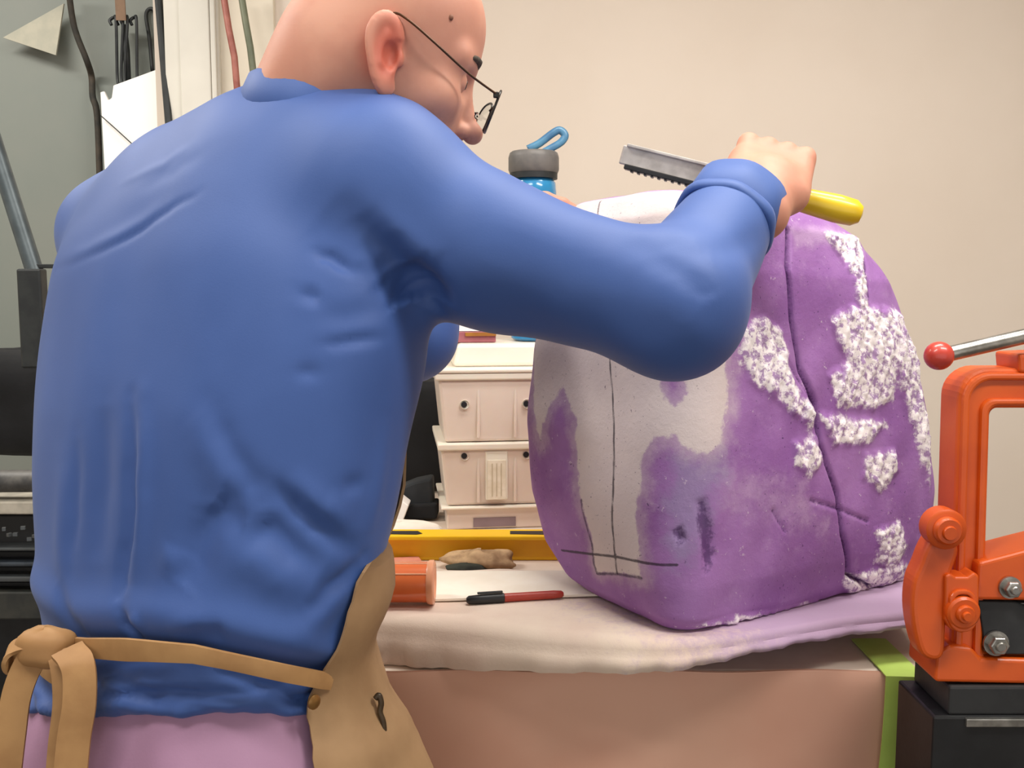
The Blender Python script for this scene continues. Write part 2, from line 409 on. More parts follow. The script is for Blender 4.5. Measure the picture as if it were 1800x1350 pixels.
# paper skirt, gently waved
V, Fa = [], []; nx, nz = 60, 14
for j in range(nz+1):
    for i in range(nx+1):
        x = BX0+.01+(BX1-BX0-.02)*i/nx; z = BT+.001-.135*j/nz
        V.append((x, BY0-.006-.010*(j/nz)**.5*(1+.6*math.sin(x*13+1))-.004*math.sin(x*29+j*.25), z-.004*math.sin(x*9)*(j/nz)))
k = len(V); V += [(a, b+.004, c) for a, b, c in V]
for j in range(nz):
    for i in range(nx):
        a = j*(nx+1)+i; q = (a, a+nx+1, a+nx+2, a+1); Fa += [q, tuple(k+t for t in q[::-1])]
mk('paper_skirt', (V, Fa), m_kraft, bench, smooth=True, label='tan paper covering hanging over the front edge')
m_tape = M('lime_tape', (190, 220, 110), (180, 210, 98), rough=.5, sc=12, bump=.08)
x0, x1 = Wz(1541, 1180, BT)[0], Wz(1606, 1180, BT)[0]
tp = [((x0+x1)/2+.003-.006*t, BY0-.026-.004*math.sin(t*3), BT+.002-.14*t) for t in np.linspace(0, 1, 8)]
mk('tape_strip', ribbon([((x0+x1)/2+.004, BY0+.10, BT+.003), ((x0+x1)/2+.004, BY0+.02, BT+.003), ((x0+x1)/2+.003, BY0-.012, BT+.003)]+tp, (1, 0, 0), x1-x0, .002), m_tape, bench, label='lime green tape strip at the right end')
for xx in (BX0+.06, BX1-.06):
    for yy in (BY0+.08, BY1-.08): mk('leg', box((xx, yy, (BT-.06)/2), (.08, .08, BT-.06)), m_dark, bench, bevel=.004)
mk('apron_rail', box(((BX0+BX1)/2, BY0+.08, BT-.13), (BX1-BX0-.1, .03, .14)), m_dark, bench)

# foam slab lying on the bench, curled at its right end
fe = [(570, 1079), (620, 1080), (700, 1084), (800, 1094), (950, 1110), (1100, 1123), (1200, 1127), (1300, 1118), (1400, 1102), (1500, 1086), (1590, 1078), (1660, 1068)]
be = {570: 1182, 620: 1182, 700: 1183, 800: 1187, 950: 1191, 1100: 1193, 1200: 1186, 1300: 1162, 1400: 1140, 1500: 1124, 1590: 1112, 1660: 1100}
T3 = spline([Wz(x, y, ST) for x, y in fe], 8)
tb = []
for x, y in fe:
    t = Wz(x, y, ST); d = proj(t)[2]; tb.append(max(BT+.001, W(x, be[x], d-.012)[2]))
tb = np.interp(np.linspace(0, len(fe)-1, len(T3)), range(len(fe)), tb)
YB = Wz(900, 1004, ST)[1]
V, Fa = [], []; prof_n = 14+10
for i, t in enumerate(T3):
    th = ST-tb[i]; r = min(.022, th*.45); wob = .003*math.sin(i*.9)+.002*math.sin(i*2.3)
    yb = YB+.01*math.sin(i*.3); ring = []
    for s in np.linspace(0, 1, 9): ring.append((t[1]+r+(yb-t[1]-r)*(1-s), ST+.0015*math.sin(i*.7+s*9)*(1-s)))
    for a in np.linspace(0, math.pi/2, 6)[1:]: ring.append((t[1]+r-r*math.sin(a), ST-r+r*math.cos(a)))
    for s in np.linspace(0, 1, 6)[1:]: ring.append((t[1]-.006*math.sin(s*3.0)+wob*s, ST-r-(th-r)*s))
    ring.append((t[1]+.02, tb[i]+.0)); ring.append(((t[1]+yb)/2, max(BT+.0005, tb[i]-.02 if tb[i] > BT+.02 else BT+.0005))); ring.append((yb, BT+.0005)); ring.append((yb, BT+.03))
    pn = len(ring)
    for y, z in ring: V.append((t[0]+.0*y, y, z))
for i in range(len(T3)-1):
    for k in range(pn): Fa.append((i*pn+k, i*pn+(k+1) % pn, (i+1)*pn+(k+1) % pn, (i+1)*pn+k))
Fa += [tuple(range(pn)), tuple((len(T3)-1)*pn+k for k in range(pn-1, -1, -1))]
t = NT('foam_slab')
dust = t.attr('dust')
nn = t.noise(60, 8, .8); n2 = t.noise(9, 3)
df = t.step(t.math('ADD', t.math('MULTIPLY', dust, 1.0), t.math('MULTIPLY', t.math('SUBTRACT', nn, .5), 1.3)), .25, .95)
base = t.mix(t.step(n2, .35, .65), lin((236, 218, 200)), lin((228, 206, 190)))
t.set('Base Color', t.mix(t.math('MULTIPLY', df, .8), base, lin((176, 146, 190)))); t.set('Roughness', .85); t.bump(nn, .4, .002)
slab = mk('foam_slab', (V, Fa), t.m, label='thick cream foam slab with wavy front edge and purple dust', cat='foam slab', smooth='auto')
at = slab.data.attributes.new('dust', 'FLOAT', 'POINT'); va = np.array(V)
bc0 = np.array([.40, 1.40])
dd = np.maximum(0, np.linalg.norm((va[:, :2]-bc0)*np.array([1, 1.1]), axis=1)-.20)
at.data.foreach_set('value', np.clip(1-dd/.30, 0, 1)*.85+.45*np.clip((va[:, 0]-.12)/.3, 0, 1))

# ------------------------------------------------------------------ orange clamp press on its black stand
PD = 1.075
m_or = M('orange_enamel', (206, 84, 8), (194, 74, 5), rough=.45, sc=9, bump=.12, bsc=70, coat=.1)
m_steel = M('bright_steel', (190, 188, 182), (150, 148, 142), rough=.28, metal=.9, sc=40)
m_dplate = M('dark_plate', (52, 53, 54), (40, 41, 43), rough=.5, sc=18, metal=.3)
def T(x, y, dy=0): return W(x, y, PD)+np.array([0, dy, 0])
pr = thing('bench_press', W(1800, 1196, PD), 'orange cast metal press with steel lever at the right edge', 'press')
def flat(name, pts, dy, th, mat=None, bevel=.004, parent=None): return mk(name, prism([T(x, y, dy) for x, y in pts], (0, th, 0)), mat or m_or, parent or pr, bevel=bevel, seg=3)
outer = rrect(1680, 648, 1990, 1196, 52, 8); inner = rrect(1737, 718, 1905, 1150, 14, 8)
def skew(P): return [(x+(y-900)*-.03, y) for x, y in P]
mk('frame', ringprism([T(x, y) for x, y in skew(outer)], [T(x, y) for x, y in skew(inner)], (0, .05, 0)), m_or, pr, bevel=.006, seg=3)
o2 = rrect(1716, 700, 1926, 1165, 22, 8)
mk('inner_rim', ringprism([T(x, y, -.006) for x, y in skew(o2)], [T(x, y, -.006) for x, y in skew(rrect(1730, 712, 1912, 1155, 16, 8))], (0, .02, 0)), m_or, pr, bevel=.003, seg=2)
o3 = rrect(1684, 655, 1984, 1190, 48, 8); i3 = rrect(1697, 668, 1970, 1176, 38, 8)
mk('outer_rim', ringprism([T(x, y, -.005) for x, y in skew(o3)], [T(x, y, -.005) for x, y in skew(i3)], (0, .02, 0)), m_or, pr, bevel=.003, seg=2)
flat('top_lug', [(1787, 622), (1880, 618), (1880, 655), (1790, 656)], -.004, .055)
flat('foot', [(1640, 1140), (1662, 1128), (1700, 1132), (1716, 1150), (1990, 1158), (1990, 1199), (1636, 1192)], -.012, .075)
# curved side lever and pivots
sa_ = spline([(1606, 985), (1618, 955), (1636, 930), (1660, 935), (1672, 960), (1660, 1000), (1652, 1050), (1650, 1100), (1646, 1140), (1630, 1150), (1608, 1140), (1596, 1105), (1590, 1060), (1594, 1015)]+[(1606, 985)], 4)[:-1]
flat('side_arm', [tuple(q) for q in sa_], -.02, .032, bevel=.006)
def disc(name, x, y, r, dy, th, mat=None, n=28, bev=.003, parent=None): 
    c = T(x, y, dy); return mk(name, lathe([(r*.86, -.0), (r, .0025), (r, th)], c, (0, 1, 0), n), mat or m_or, parent or pr, smooth='auto')
kn = disc('pivot_boss', 1643, 919, .022, -.032, .022); disc('pivot_ring', 1641, 919, .015, -.040, .012, parent=kn); disc('pivot_pin', 1641, 921, .008, -.043, .010, parent=kn)
flat('link_plate', [(1644, 1000), (1652, 996), (1662, 1002), (1682, 1002), (1694, 994), (1702, 1000), (1702, 1075), (1692, 1092), (1672, 1099), (1652, 1092), (1643, 1076)], -.026, .03, bevel=.005)
kn = disc('lower_boss', 1671, 1061, .018, -.034, .012); disc('boss_ring', 1671, 1061, .010, -.039, .008, parent=kn); disc('pivot_pin', 1670, 1062, .005, -.043, .008, parent=kn)
lk = ringprism([T(x, y, -.031) for x, y in rrect(1648, 1022, 1694, 1094, 20, 6)], [T(x, y, -.031) for x, y in rrect(1655, 1030, 1687, 1087, 14, 6)], (0, .01, 0)); mk('link_rim', lk, m_or, pr, bevel=.0015)
flat('cross_bar', [(1709, 982), (1800, 958), (1880, 938), (1920, 938), (1920, 1050), (1704, 1047)], -.016, .06)
flat('cutter_plate', [(1713, 1052), (1905, 1056), (1905, 1148), (1745, 1146), (1726, 1132)], -.008, .05, m_dplate, .002)
flat('inner_jaw', [(1780, 1052), (1905, 1056), (1905, 1120)], -.016, .02, m_black, .001)
def bolt(x, y, r, dy):
    c = T(x, y, dy); b = mk('bolt', lathe([(r*.9, 0), (r, .002), (r, .012)], c+np.array([0, -.012, 0]), (0, 1, 0), 6), m_steel, pr, bevel=.001)
    mk('washer', lathe([(r*1.25, 0), (r*1.25, .003)], c+np.array([0, -.003, 0]), (0, 1, 0), 24), m_steel, b, smooth='auto')
    mk('thread_end', lathe([(r*.4, 0), (r*.5, .001), (r*.5, .004)], c+np.array([0, -.0155, 0]), (0, 1, 0), 16), m_steel, b, smooth='auto')
bolt(1761, 1024, .0098, -.016); bolt(1743, 1125, .0112, -.008)
lev = mk('lever', tube([T(1652, 623, -.01), T(1800, 590, -.005), T(1850, 578, .0), T(1880, 572, .02)], .0085, 14), m_steel, pr, smooth='auto')
mk('lever_ball', lathe([(.0158*math.sin(a), -.0158*math.cos(a)) for a in np.linspace(.05, 3.09, 16)], T(1642, 624, -.012), (1, .1, .2), 24), M('red_ball', (196, 66, 52), (184, 54, 44), rough=.35, coat=.4), lev, smooth=True, label='round red knob on the lever tip')
flat('lever_pivot', [(1840, 640), (1840, 565), (1850, 552), (1880, 552), (1890, 565), (1890, 640)], .005, .03)
sd = thing('press_stand', W(1800, 1350, PD)*np.array([1, 1, 0]), 'black equipment stand under the orange press', 'stand')
zt = T(1700, 1196)[2]; xa, xb_ = W(1622, 1210, 1.13)[0], T(2010, 1210)[0]; yc_ = T(1700, 1200)[1]+.02
z1 = T(1700, 1249)[2]
mk('top_plate', box(((xa+xb_)/2, yc_+.012, (zt+z1)/2-.0005), (xb_-xa, .094, zt-z1)), m_dplate, sd, bevel=.003)
xa2 = W(1596, 1300, 1.13)[0]
mk('steel_strip', box(((xa+xb_)/2+.008, yc_-.039, z1-.006), (xb_-xa-.018, .006, .009)), m_steel, sd, bevel=.001)
mk('body', box(((xa2+xb_)/2, yc_+.012, z1-.07), (xb_-xa2, .10, .14)), m_black, sd, bevel=.003)
for xx in (xa2+.04, xb_-.04):
    for yy in (yc_-.05, yc_+.05): mk('leg', box((xx, yy, (z1-.14)/2), (.04, .04, z1-.14)), m_black, sd, bevel=.003)

# ------------------------------------------------------------------ things on the bench
# storage boxes: two stacked translucent plastic boxes, seen slightly from their left
m_pp = M('milky_plastic', (230, 214, 200), (222, 204, 190), rough=.35, sc=6, bump=.03, sss=.15)
m_pp2 = M('milky_plastic_lid', (240, 232, 216), (234, 224, 208), rough=.3, sc=5, bump=.03, sss=.15)
m_lab = M('paper_label', (238, 228, 208), (226, 214, 190), rough=.8, sc=50, bump=.05)
BD = 1.93
pL = Wz(786, 932, BT); RZ = math.radians(7); bw, bdp = .30, .22
ex = np.array([math.cos(RZ), math.sin(RZ), 0]); ey = np.array([-math.sin(RZ), math.cos(RZ), 0]); ez = np.array([0, 0, 1.0])
def bxl(x, y, z): return pL+ex*x+ey*y+ez*z
def zpx(py): return W(800, py, proj(pL)[2])[2]-BT
def taper(x0, x1, y0, y1, z0, z1, g):
    a = [bxl(x0, y0, z0), bxl(x1, y0, z0), bxl(x1, y1, z0), bxl(x0, y1, z0)]; b = [bxl(x0-g, y0-g, z1), bxl(x1+g, y0-g, z1), bxl(x1+g, y1+g, z1), bxl(x0-g, y1+g, z1)]
    return np.array(a+b), [(3, 2, 1, 0), (4, 5, 6, 7), (0, 1, 5, 4), (1, 2, 6, 5), (2, 3, 7, 6), (3, 0, 4, 7)]
def storage_box(z0, z1, g0, label, lid, labelled):
    b = thing('storage_box', bxl(bw/2, bdp/2, z0), label, 'storage box', 'stacked white storage boxes')
    g1 = .012
    mk('body', taper(-g0, bw+g0, -g0, bdp+g0, z0, z1-.012, g1), m_pp, b, bevel=.006)
    mk('rim', taper(-g0-g1-.006, bw+g0+g1+.006, -g0-g1-.006, bdp+g0+g1+.006, z1-.014, z1-.0005, .001), m_pp2, b, bevel=.003)
    zk = z0+(z1-z0)*(.55 if lid else .80)
    for x in (.035, .158):
        q = bxl(x, -g0-g1*.6-.002, zk); k = mk('vent_rim', lathe([(.0075, 0), (.0088, -.003), (.0088, .004)], q, ey, 20), m_pp2, b, smooth='auto')
        mk('vent_hole', lathe([(.0058, 0), (.0058, .002)], q-ey*.0034-ex*.001, ey, 20), m_black, k)
    for x in (.062, .135): mk('rib', box(bxl(x, -g0-g1*.5-.001, (z0+z1)/2-.006), (.006, .006, (z1-z0)*.8), RZ), m_pp, b, bevel=.002)
    if labelled:
        zc = z0+(z1-z0)*.42; fr = mk('label_holder', box(bxl(.098, -g0-.010, zc+.008), (.044, .006, .098), RZ), m_pp2, b, bevel=.002)
        mk('paper_label', box(bxl(.098, -g0-.0145, zc), (.036, .003, .078), RZ), m_lab, fr)
        for dx in (-.009, 0, .009): mk('label_line', box(bxl(.098+dx, -g0-.0165, zc), (.0015, .001, .066), RZ), M('tan_print', (206, 190, 160)), fr)
    if lid:
        l = mk('lid', taper(-g0-g1-.010, bw+g0+g1+.010, -g0-g1-.010, bdp+g0+g1+.010, z1, z1+.010, -.001), m_pp2, b, bevel=.004)
        mk('lid_dome', taper(-g0+.018, bw+g0-.02, -g0+.006, bdp+g0-.02, z1+.010, z1+.055, -.010), m_pp2, l, bevel=.008, seg=3)
        mk('latch', box(bxl(-g0-g1-.004, bdp*.2, z1+.022), (.024, .06, .03), RZ), m_pp2, l, bevel=.006)
    return b
zA, zB, zC = zpx(890), zpx(775), zpx(652)
base = thing('box_stand', bxl(bw/2, bdp/2, 0), 'low white tray supporting the stacked storage boxes', 'tray')
mk('tray_body', taper(.0, bw, .0, bdp, 0.0005, zA-.003, .0), m_pp, base, bevel=.003)
mk('tray_rim', taper(-.012, bw+.012, -.012, bdp+.012, zA-.004, zA+.001, .0), m_pp2, base, bevel=.002)
mk('grey_sticker', box(bxl(.095, -.001, zA*.30), (.085, .003, .018), RZ), M('mauve_grey', (140, 120, 124)), base)
storage_box(zA+.0015, zB, .0, 'lower translucent storage box with a paper label on its front', False, True)
storage_box(zB+.0005, zC, .004, 'upper translucent storage box with a raised white lid', True, False)
zlid = zC+.0555
# small carton on the lid
cq = bxl(.06, .07, zlid)+ez*BT*0
ct = thing('small_carton', cq, 'small pink carton lying on the storage box lid', 'carton')
cR = np.array(Matrix.Rotation(.3, 3, 'Z'))
mk('carton_body', box(cq+ez*.011, (.085, .05, .021), .15), M('pink_card', (178, 110, 116), (160, 92, 100), rough=.6), ct, bevel=.001)
mk('carton_stripe', box(cq+ez*.0165+np.array([.012, -.002, 0]), (.062, .05, .007), .15), M('amber_card', (190, 140, 50), (160, 104, 40)), ct)
mk('white_flap', prism([cq+np.array([-.036, -.02, .0225]), cq+np.array([.048, -.008, .0225]), cq+np.array([.04, -.005, .026]), cq+np.array([-.012, -.012, .048]), cq+np.array([-.030, -.016, .040])], (.0, .03, 0)), m_brd, ct)
# water bottle behind the arm
bb = bxl(.185, .10, zlid); bt = thing('water_bottle', bb, 'blue water bottle with a grey cap and carry loop', 'bottle')
dB = proj(bb+ez*.3)[2]; xc = W(938, 300, dB)[0]; bb = np.array([xc, bb[1], bb[2]]); bt.location = bb; ORG[bt.name] = bb
zc0, zc1 = W(938, 312, dB)[2]-bb[2], W(938, 268, dB)[2]-bb[2]; rB = 43*dB/F
m_blue = M('bottle_blue', (52, 146, 196), (42, 128, 180), rough=.18, sc=6, bump=0, coat=.5)
mk('bottle_body', lathe([(rB*.8, .001), (rB*.92, .006), (rB*.95, zc0*.5), (rB*.93, zc0-.03), (rB*.9, zc0-.012), (rB*.75, zc0-.001)], bb, n=36), m_blue, bt, smooth='auto')
mk('bottle_neck_ring', lathe([(rB*.97, zc0-.004), (rB*.97, zc0+.008)], bb, n=36), m_dark, bt, smooth='auto')
cpx = mk('cap', lathe([(rB*.98, zc0+.008), (rB*1.03, zc0+.014), (rB*1.03, zc1-.012), (rB*.98, zc1-.003), (rB*.9, zc1)], bb, n=36), M('cap_grey', (112, 108, 104), (98, 96, 94), rough=.5, sc=30), bt, smooth='auto')
lp = [W(928, 262, dB), W(948, 252, dB), W(972, 234, dB), W(984, 229, dB), W(993, 238, dB), W(986, 250, dB), W(966, 262, dB), W(955, 268, dB)]
mk('carry_loop', tube(spline(lp, 6), .008, 10, flat=.6, up=(0, 1, 0)), M('loop_blue', (86, 140, 172), (66, 112, 150), rough=.3), cpx, smooth=True)

# black bag behind boxes and other dark clutter
bq = Wz(735, 925, BT); bq = np.array([-.225, 2.25, BT+.004])
z_h = W(735, 668, 2.28)[2]
bk = thing('black_tool_bag', bq, 'black tool bag standing behind the storage boxes', 'bag')
mk('bag_body', lump(bq+np.array([-.0, .045, (z_h-BT)/2]), (.125, .075, (z_h-BT)/2-.002), 5, .03, p=6), m_blackcloth, bk, smooth=True)
mk('bag_flap', prism([W(x, y, 2.01) for x, y in ((690, 862), (730, 846), (760, 840), (762, 900), (720, 904))], (0, .05, 0)), M('charcoal_cloth', (38, 42, 46), (28, 32, 36), rough=.8), bk, bevel=.006)
mk('bag_base', prism([W(x, y, 1.995) for x, y in ((700, 913), (722, 888), (768, 886), (768, 913))], (0, .06, 0)), m_blackcloth, bk, bevel=.004)
# crumpled white cloth and paper behind the level
mk('white_cloth', lump(Wz(705, 945, BT)+np.array([-.0, .0, .017]), (.075, .04, .014), 11, .13, p=2.5), M('white_cloth', (232, 224, 210), (216, 206, 192), rough=.9, sc=8, bump=.2), label='crumpled white cloth between the black bag and yellow level', cat='cloth', smooth=True)
mk('white_block', prism([W(x, y, 1.95) for x, y in ((664, 926), (664, 866), (680, 859), (718, 889), (704, 926))], (0, .05, 0)), m_brd, label='small white angular block beside the black bag', cat='block', bevel=.002)

# yellow spirit level
yl = Wz(640, 986, BT); yr = Wz(1000, 984, BT); m_yel = M('yellow_paint', (250, 200, 12), (244, 188, 10), rough=.42, sc=7, bump=.05)
yy = (yl[1]+yr[1])/2; hx = .27; cx_ = (yl[0]+yr[0])/2; H = W(800, 938, yy/.98)[2]-BT
lvl = thing('spirit_level', (cx_, yy, BT), 'long yellow spirit level lying across the bench', 'level')
mk('beam_web', box((cx_, yy+.012, BT+H*.42+.0005), (2*hx, .012, H*.84)), m_yel, lvl)
mk('lower_flange', box((cx_, yy+.012, BT+.004), (2*hx, .026, .007)), m_yel, lvl, bevel=.001)
up_f = mk('upper_flange', box((cx_, yy+.014, BT+H*.87), (2*hx, .05, H*.16)), m_yel, lvl, bevel=.002)
for xx in (W(698, 940, yy)[0], W(930, 940, yy)[0]): mk('top_slot', prism([(xx-.033, yy+.003, BT+H*.952), (xx+.03, yy-.001, BT+H*.952), (xx+.04, yy+.006, BT+H*.952), (xx+.03, yy+.024, BT+H*.952), (xx-.033, yy+.024, BT+H*.952)], (0, 0, .0006)), m_black, up_f)
mk('face_panel', box((cx_+.02, yy+.003, BT+H*.45), (2*hx-.05, .010, H*.62)), M('yellow_face', (240, 182, 10), (228, 164, 8), rough=.5, sc=9), lvl, bevel=.001)
# crumpled tan leather scrap in front of the level
mk('leather_scrap', lump(Wz(845, 1004, BT)+np.array([0, .02, .014]), (.060, .028, .017), 21, .22, p=2.2), M('tan_scrap', (206, 172, 130), (150, 118, 84), rough=.8, sc=28), label='crumpled tan scrap in front of the yellow level', cat='scrap', smooth=True)
mk('dark_offcut', lump(Wz(822, 1006, BT)+np.array([0, .0, .008]), (.034, .014, .008), 23, .15, p=2.2), M('olive_offcut', (58, 62, 50), (40, 44, 38), rough=.8), label='small dark offcut beside the crumpled tan scrap', cat='offcut', smooth=True)
mk('pink_strip', ribbon([Wz(640, 996, BT)+ez*.004, Wz(690, 996, BT)+ez*.006, Wz(740, 992, BT)+ez*.004], (0, 1, 0), .05, .006), M('salmon_strip', (222, 150, 128), (204, 128, 108)), label='salmon pink strip lying behind the orange roll', cat='strip')
# white paper strip on the slab
qa, qb, qc, qd = Wz(752, 1060, ST), Wz(1062, 1050, ST), Wz(1062, 1008, ST), Wz(752, 1010, ST)
mk('white_card', prism([q+ez*.002 for q in (qa, qb, qc, qd)], (0, 0, .003)), M('cream_card', (250, 242, 226), (246, 236, 218), rough=.6, bump=.02), label='flat cream white card lying behind the marker', cat='card')
# orange tape roll
rr = .0265; rc0 = Wz(655, 1066, ST); rc1 = Wz(764, 1066, ST)
ax0 = np.array([rc0[0]-.012, rc0[1]+rr*.4, ST+rr+.003]); ax1 = np.array([rc1[0], rc1[1]+rr*.4, ST+rr+.003]); Lr = np.linalg.norm(ax1-ax0)
m_ot = M('orange_tape', (230, 122, 70), (220, 104, 54), rough=.22, sc=8, bump=.02, coat=.5)
tr_ = thing('tape_roll', (ax0+ax1)/2-ez*(rr+.003), 'shiny orange roll of tape beside the marker', 'tape roll')
mk('roll', lathe([(rr*.72, 0), (rr, 0.0), (rr, Lr-.008), (rr*.9, Lr-.006), (rr*.72, Lr-.006)], ax0, ax1-ax0, 40), m_ot, tr_, smooth='auto')
mk('roll_rim', lathe([(rr*1.04, Lr-.010), (rr*1.1, Lr-.007), (rr*1.1, Lr-.002), (rr*1.0, Lr), (rr*.8, Lr), (rr*.7, Lr-.004)], ax0, ax1-ax0, 40), M('pale_orange_rim', (238, 176, 140), (230, 158, 120), rough=.3), tr_, smooth='auto')
dxr = nrm(ax1-ax0)
for k, a in enumerate((math.radians(100), math.radians(140), math.radians(62))):
    c = (ax0+ax1)/2+np.array([0, -math.sin(a-1.57)*rr*0+math.cos(a)*rr*1.0, math.sin(a)*rr*1.0]); mk('film_edge', tube([c-dxr*Lr*.46, c+dxr*Lr*.44], .0012, 6), M('pale_orange_rim', (238, 176, 140)), tr_)
# marker pen
ma, mb = Wz(820, 1063, ST)+ez*.0062, Wz(990, 1052, ST)+ez*.0062; md = nrm(mb-ma); Lm = np.linalg.norm(mb-ma)
mkr = thing('marker_pen', (ma+mb)/2-ez*.006, 'red marker pen with a black cap on the foam slab', 'marker')
mk('barrel', lathe([(.0052, Lm*.30), (.0058, Lm*.36), (.0056, Lm*.9), (.0048, Lm*.98), (.003, Lm)], ma, md, 20), M('marker_red', (176, 62, 46), (160, 48, 36), rough=.35), mkr, smooth='auto')
cpm = mk('cap', lathe([(.003, 0), (.0055, .003), (.0064, .02), (.0066, Lm*.38), (.005, Lm*.39)], ma, md, 20), m_black, mkr, smooth='auto')
mk('clip', box(ma+md*Lm*.24+np.array([0, -.001, .0088]), (Lm*.26, .004, .0028), math.atan2(md[1], md[0])), m_dark, cpm, bevel=.001)

# ================================================================== PURPLE FOAM BLOCK
e1 = np.array([math.cos(math.radians(32)), math.sin(math.radians(32))]); e2 = np.array([-e1[1], e1[0]])
C0 = Wz(1182, 1112, ST)[:2]; HB = .550
NU, NS = 520, 260
# height table: t, centre shift along e1, e2, half sizes, corner radius
ext = np.array([
 (0.00, -.002, .485, -.012, .200, .045),
 (0.03, -.014, .500, -.022, .240, .050),
 (0.10, -.018, .512, -.026, .295, .060),
 (0.22, -.018, .520, -.024, .340, .072),
 (0.40, -.014, .518, -.016, .358, .082),
 (0.60, -.004, .502, -.004, .358, .090),
 (0.80, .014, .466, .014, .352, .090),
 (0.92, .034, .422, .034, .338, .085),
 (0.975, .058, .380, .058, .338, .080),
 (1.00, .100, .320, .100, .300, .070)])
tab = np.stack([ext[:, 0], (ext[:, 1]+ext[:, 2])/2, (ext[:, 3]+ext[:, 4])/2, (ext[:, 2]-ext[:, 1])/2, (ext[:, 4]-ext[:, 3])/2, ext[:, 5]], 1)
prof = []
for s in np.linspace(0, 1, NS):
    if s < .06: prof.append((0.0, s/.06))
    elif s > .90: prof.append((1.0, max(.002, (1-s)/.10)))
    else:
        u = (s-.06)/.84; prof.append((u+.035*math.sin(2*math.pi*u)*-1 if True else u, 1.0))
prof = np.array(prof)
def rr_radius(ang, hx, hy, r):
    "radius of a rounded rectangle in direction ang"
    lo_, hi_ = np.zeros_like(ang), np.full_like(ang, 1.0); c, s_ = np.abs(np.cos(ang)), np.abs(np.sin(ang))
    for _ in range(30):
        m = (lo_+hi_)/2; qx, qy = m*c-(hx-r), m*s_-(hy-r)
        d = np.hypot(np.maximum(qx, 0), np.maximum(qy, 0))+np.minimum(np.maximum(qx, qy), 0)-r
        lo_ = np.where(d < 0, m, lo_); hi_ = np.where(d < 0, hi_, m)
    return lo_
ang = np.linspace(0, 2*math.pi, NU, endpoint=False)
bv = np.empty((NS, NU, 3))
for j, (tz, k) in enumerate(prof):
    c1, c2, hx, hy, r = [np.interp(tz, tab[:, 0], tab[:, i]) for i in range(1, 6)]
    R = rr_radius(ang, hx, hy, r)*k
    x = c1+R*np.cos(ang); y = c2+R*np.sin(ang)
    bv[j, :, 0] = C0[0]+x*e1[0]+y*e2[0]; bv[j, :, 1] = C0[1]+x*e1[1]+y*e2[1]
    slope = -.085*(x-.05)*tz*tz+.0
    bv[j, :, 2] = ST+.0008+HB*tz+slope*tz
for _ in range(3):      # relax along the profile
    bv[1:-1] = .5*bv[1:-1]+.25*(bv[2:]+bv[:-2])
bv[..., 2] = np.maximum(bv[..., 2], ST+.0008)
J, I = np.meshgrid(np.arange(NS-1), np.arange(NU), indexing='ij'); I2 = (I+1) % NU
bq_ = np.stack([J*NU+I, J*NU+I2, (J+1)*NU+I2, (J+1)*NU+I], -1).reshape(-1, 4).astype(np.int32)
v = bv.reshape(-1, 3); n = vnormals(v, bq_)
# surface coordinates: around (metres) and along the profile (metres)
per = .27*ang; vv = np.concatenate([[0], np.cumsum(np.linalg.norm(np.diff(bv, axis=0), axis=2).mean(1))])
# put the seam on the hidden side
UVu = (np.tile(((ang+math.pi*1.30) % (2*math.pi))*.27, (NS, 1))).ravel(); UVv = np.repeat(vv, NU); UV = np.stack([UVu, UVv], 1)
def uvp(pts): return UV[pick(v, n, pts)]
from mathutils import noise as mnoise
def fbm(P, sc, octv=3):
    "cheap smooth value field from sines"
    out = np.zeros(len(P)); a = 1.0; r_ = np.random.default_rng(int(sc*10)); s = sc
    for _ in range(octv):
        for _k in range(4):
            d = nrm(r_.normal(size=3)); out += a*np.sin(P@(d*s)*6.283+r_.uniform(0, 6.28))/4
        a *= .55; s *= 1.9
    return out
white = np.full(len(v), -9.0)
Wp = [(1000, 352), (1100, 330), (1240, 330), (1300, 420), (1300, 550), (1278, 600), (1287, 690), (1280, 765), (1255, 800), (1215, 790), (1180, 768), (1140, 775), (1120, 800), (1112, 880), (1116, 960), (1122, 1015), (1082, 1006), (1045, 1012), (1036, 960), (1020, 880), (1009, 820), (1008, 740), (988, 688), (966, 720), (950, 775), (940, 720), (934, 640), (960, 500)]
white = np.maximum(white, polysd(UV, uvp(Wp)))
hole = polysd(UV, uvp([(1148, 630), (1197, 630), (1200, 690), (1182, 706), (1160, 697)]))
white = np.minimum(white, -hole)
crum = np.full(len(v), -9.0)
for P in ([(1305, 575), (1350, 556), (1382, 578), (1392, 640), (1412, 700), (1442, 722), (1432, 755), (1400, 730), (1370, 700), (1330, 672), (1313, 630)],
          [(1465, 560), (1500, 540), (1560, 545), (1592, 552), (1584, 620), (1574, 700), (1540, 724), (1480, 712), (1463, 660), (1500, 640), (1478, 600)],
          [(1448, 728), (1500, 738), (1562, 745), (1530, 782), (1470, 784)], [(1402, 780), (1442, 773), (1452, 810), (1425, 837), (1403, 815)],
          [(1526, 800), (1576, 793), (1582, 830), (1550, 864), (1522, 842)], [(1538, 930), (1580, 918), (1592, 960), (1570, 1002), (1538, 985)],
          [(1450, 408), (1512, 410), (1522, 470), (1527, 540), (1513, 552), (1500, 480), (1475, 440)],
          [(1580, 560), (1603, 585), (1622, 690), (1638, 800), (1636, 860), (1622, 800), (1594, 700), (1578, 640)],
          [(1480, 1020), (1540, 1000), (1590, 990), (1600, 1030), (1530, 1050), (1490, 1045)]):
    crum = np.maximum(crum, polysd(UV, uvp(P)))
crum = np.maximum(crum, polysd(UV, uvp([(1225, 1104), (1290, 1084), (1360, 1080), (1420, 1066), (1445, 1072), (1380, 1094), (1290, 1106)])))
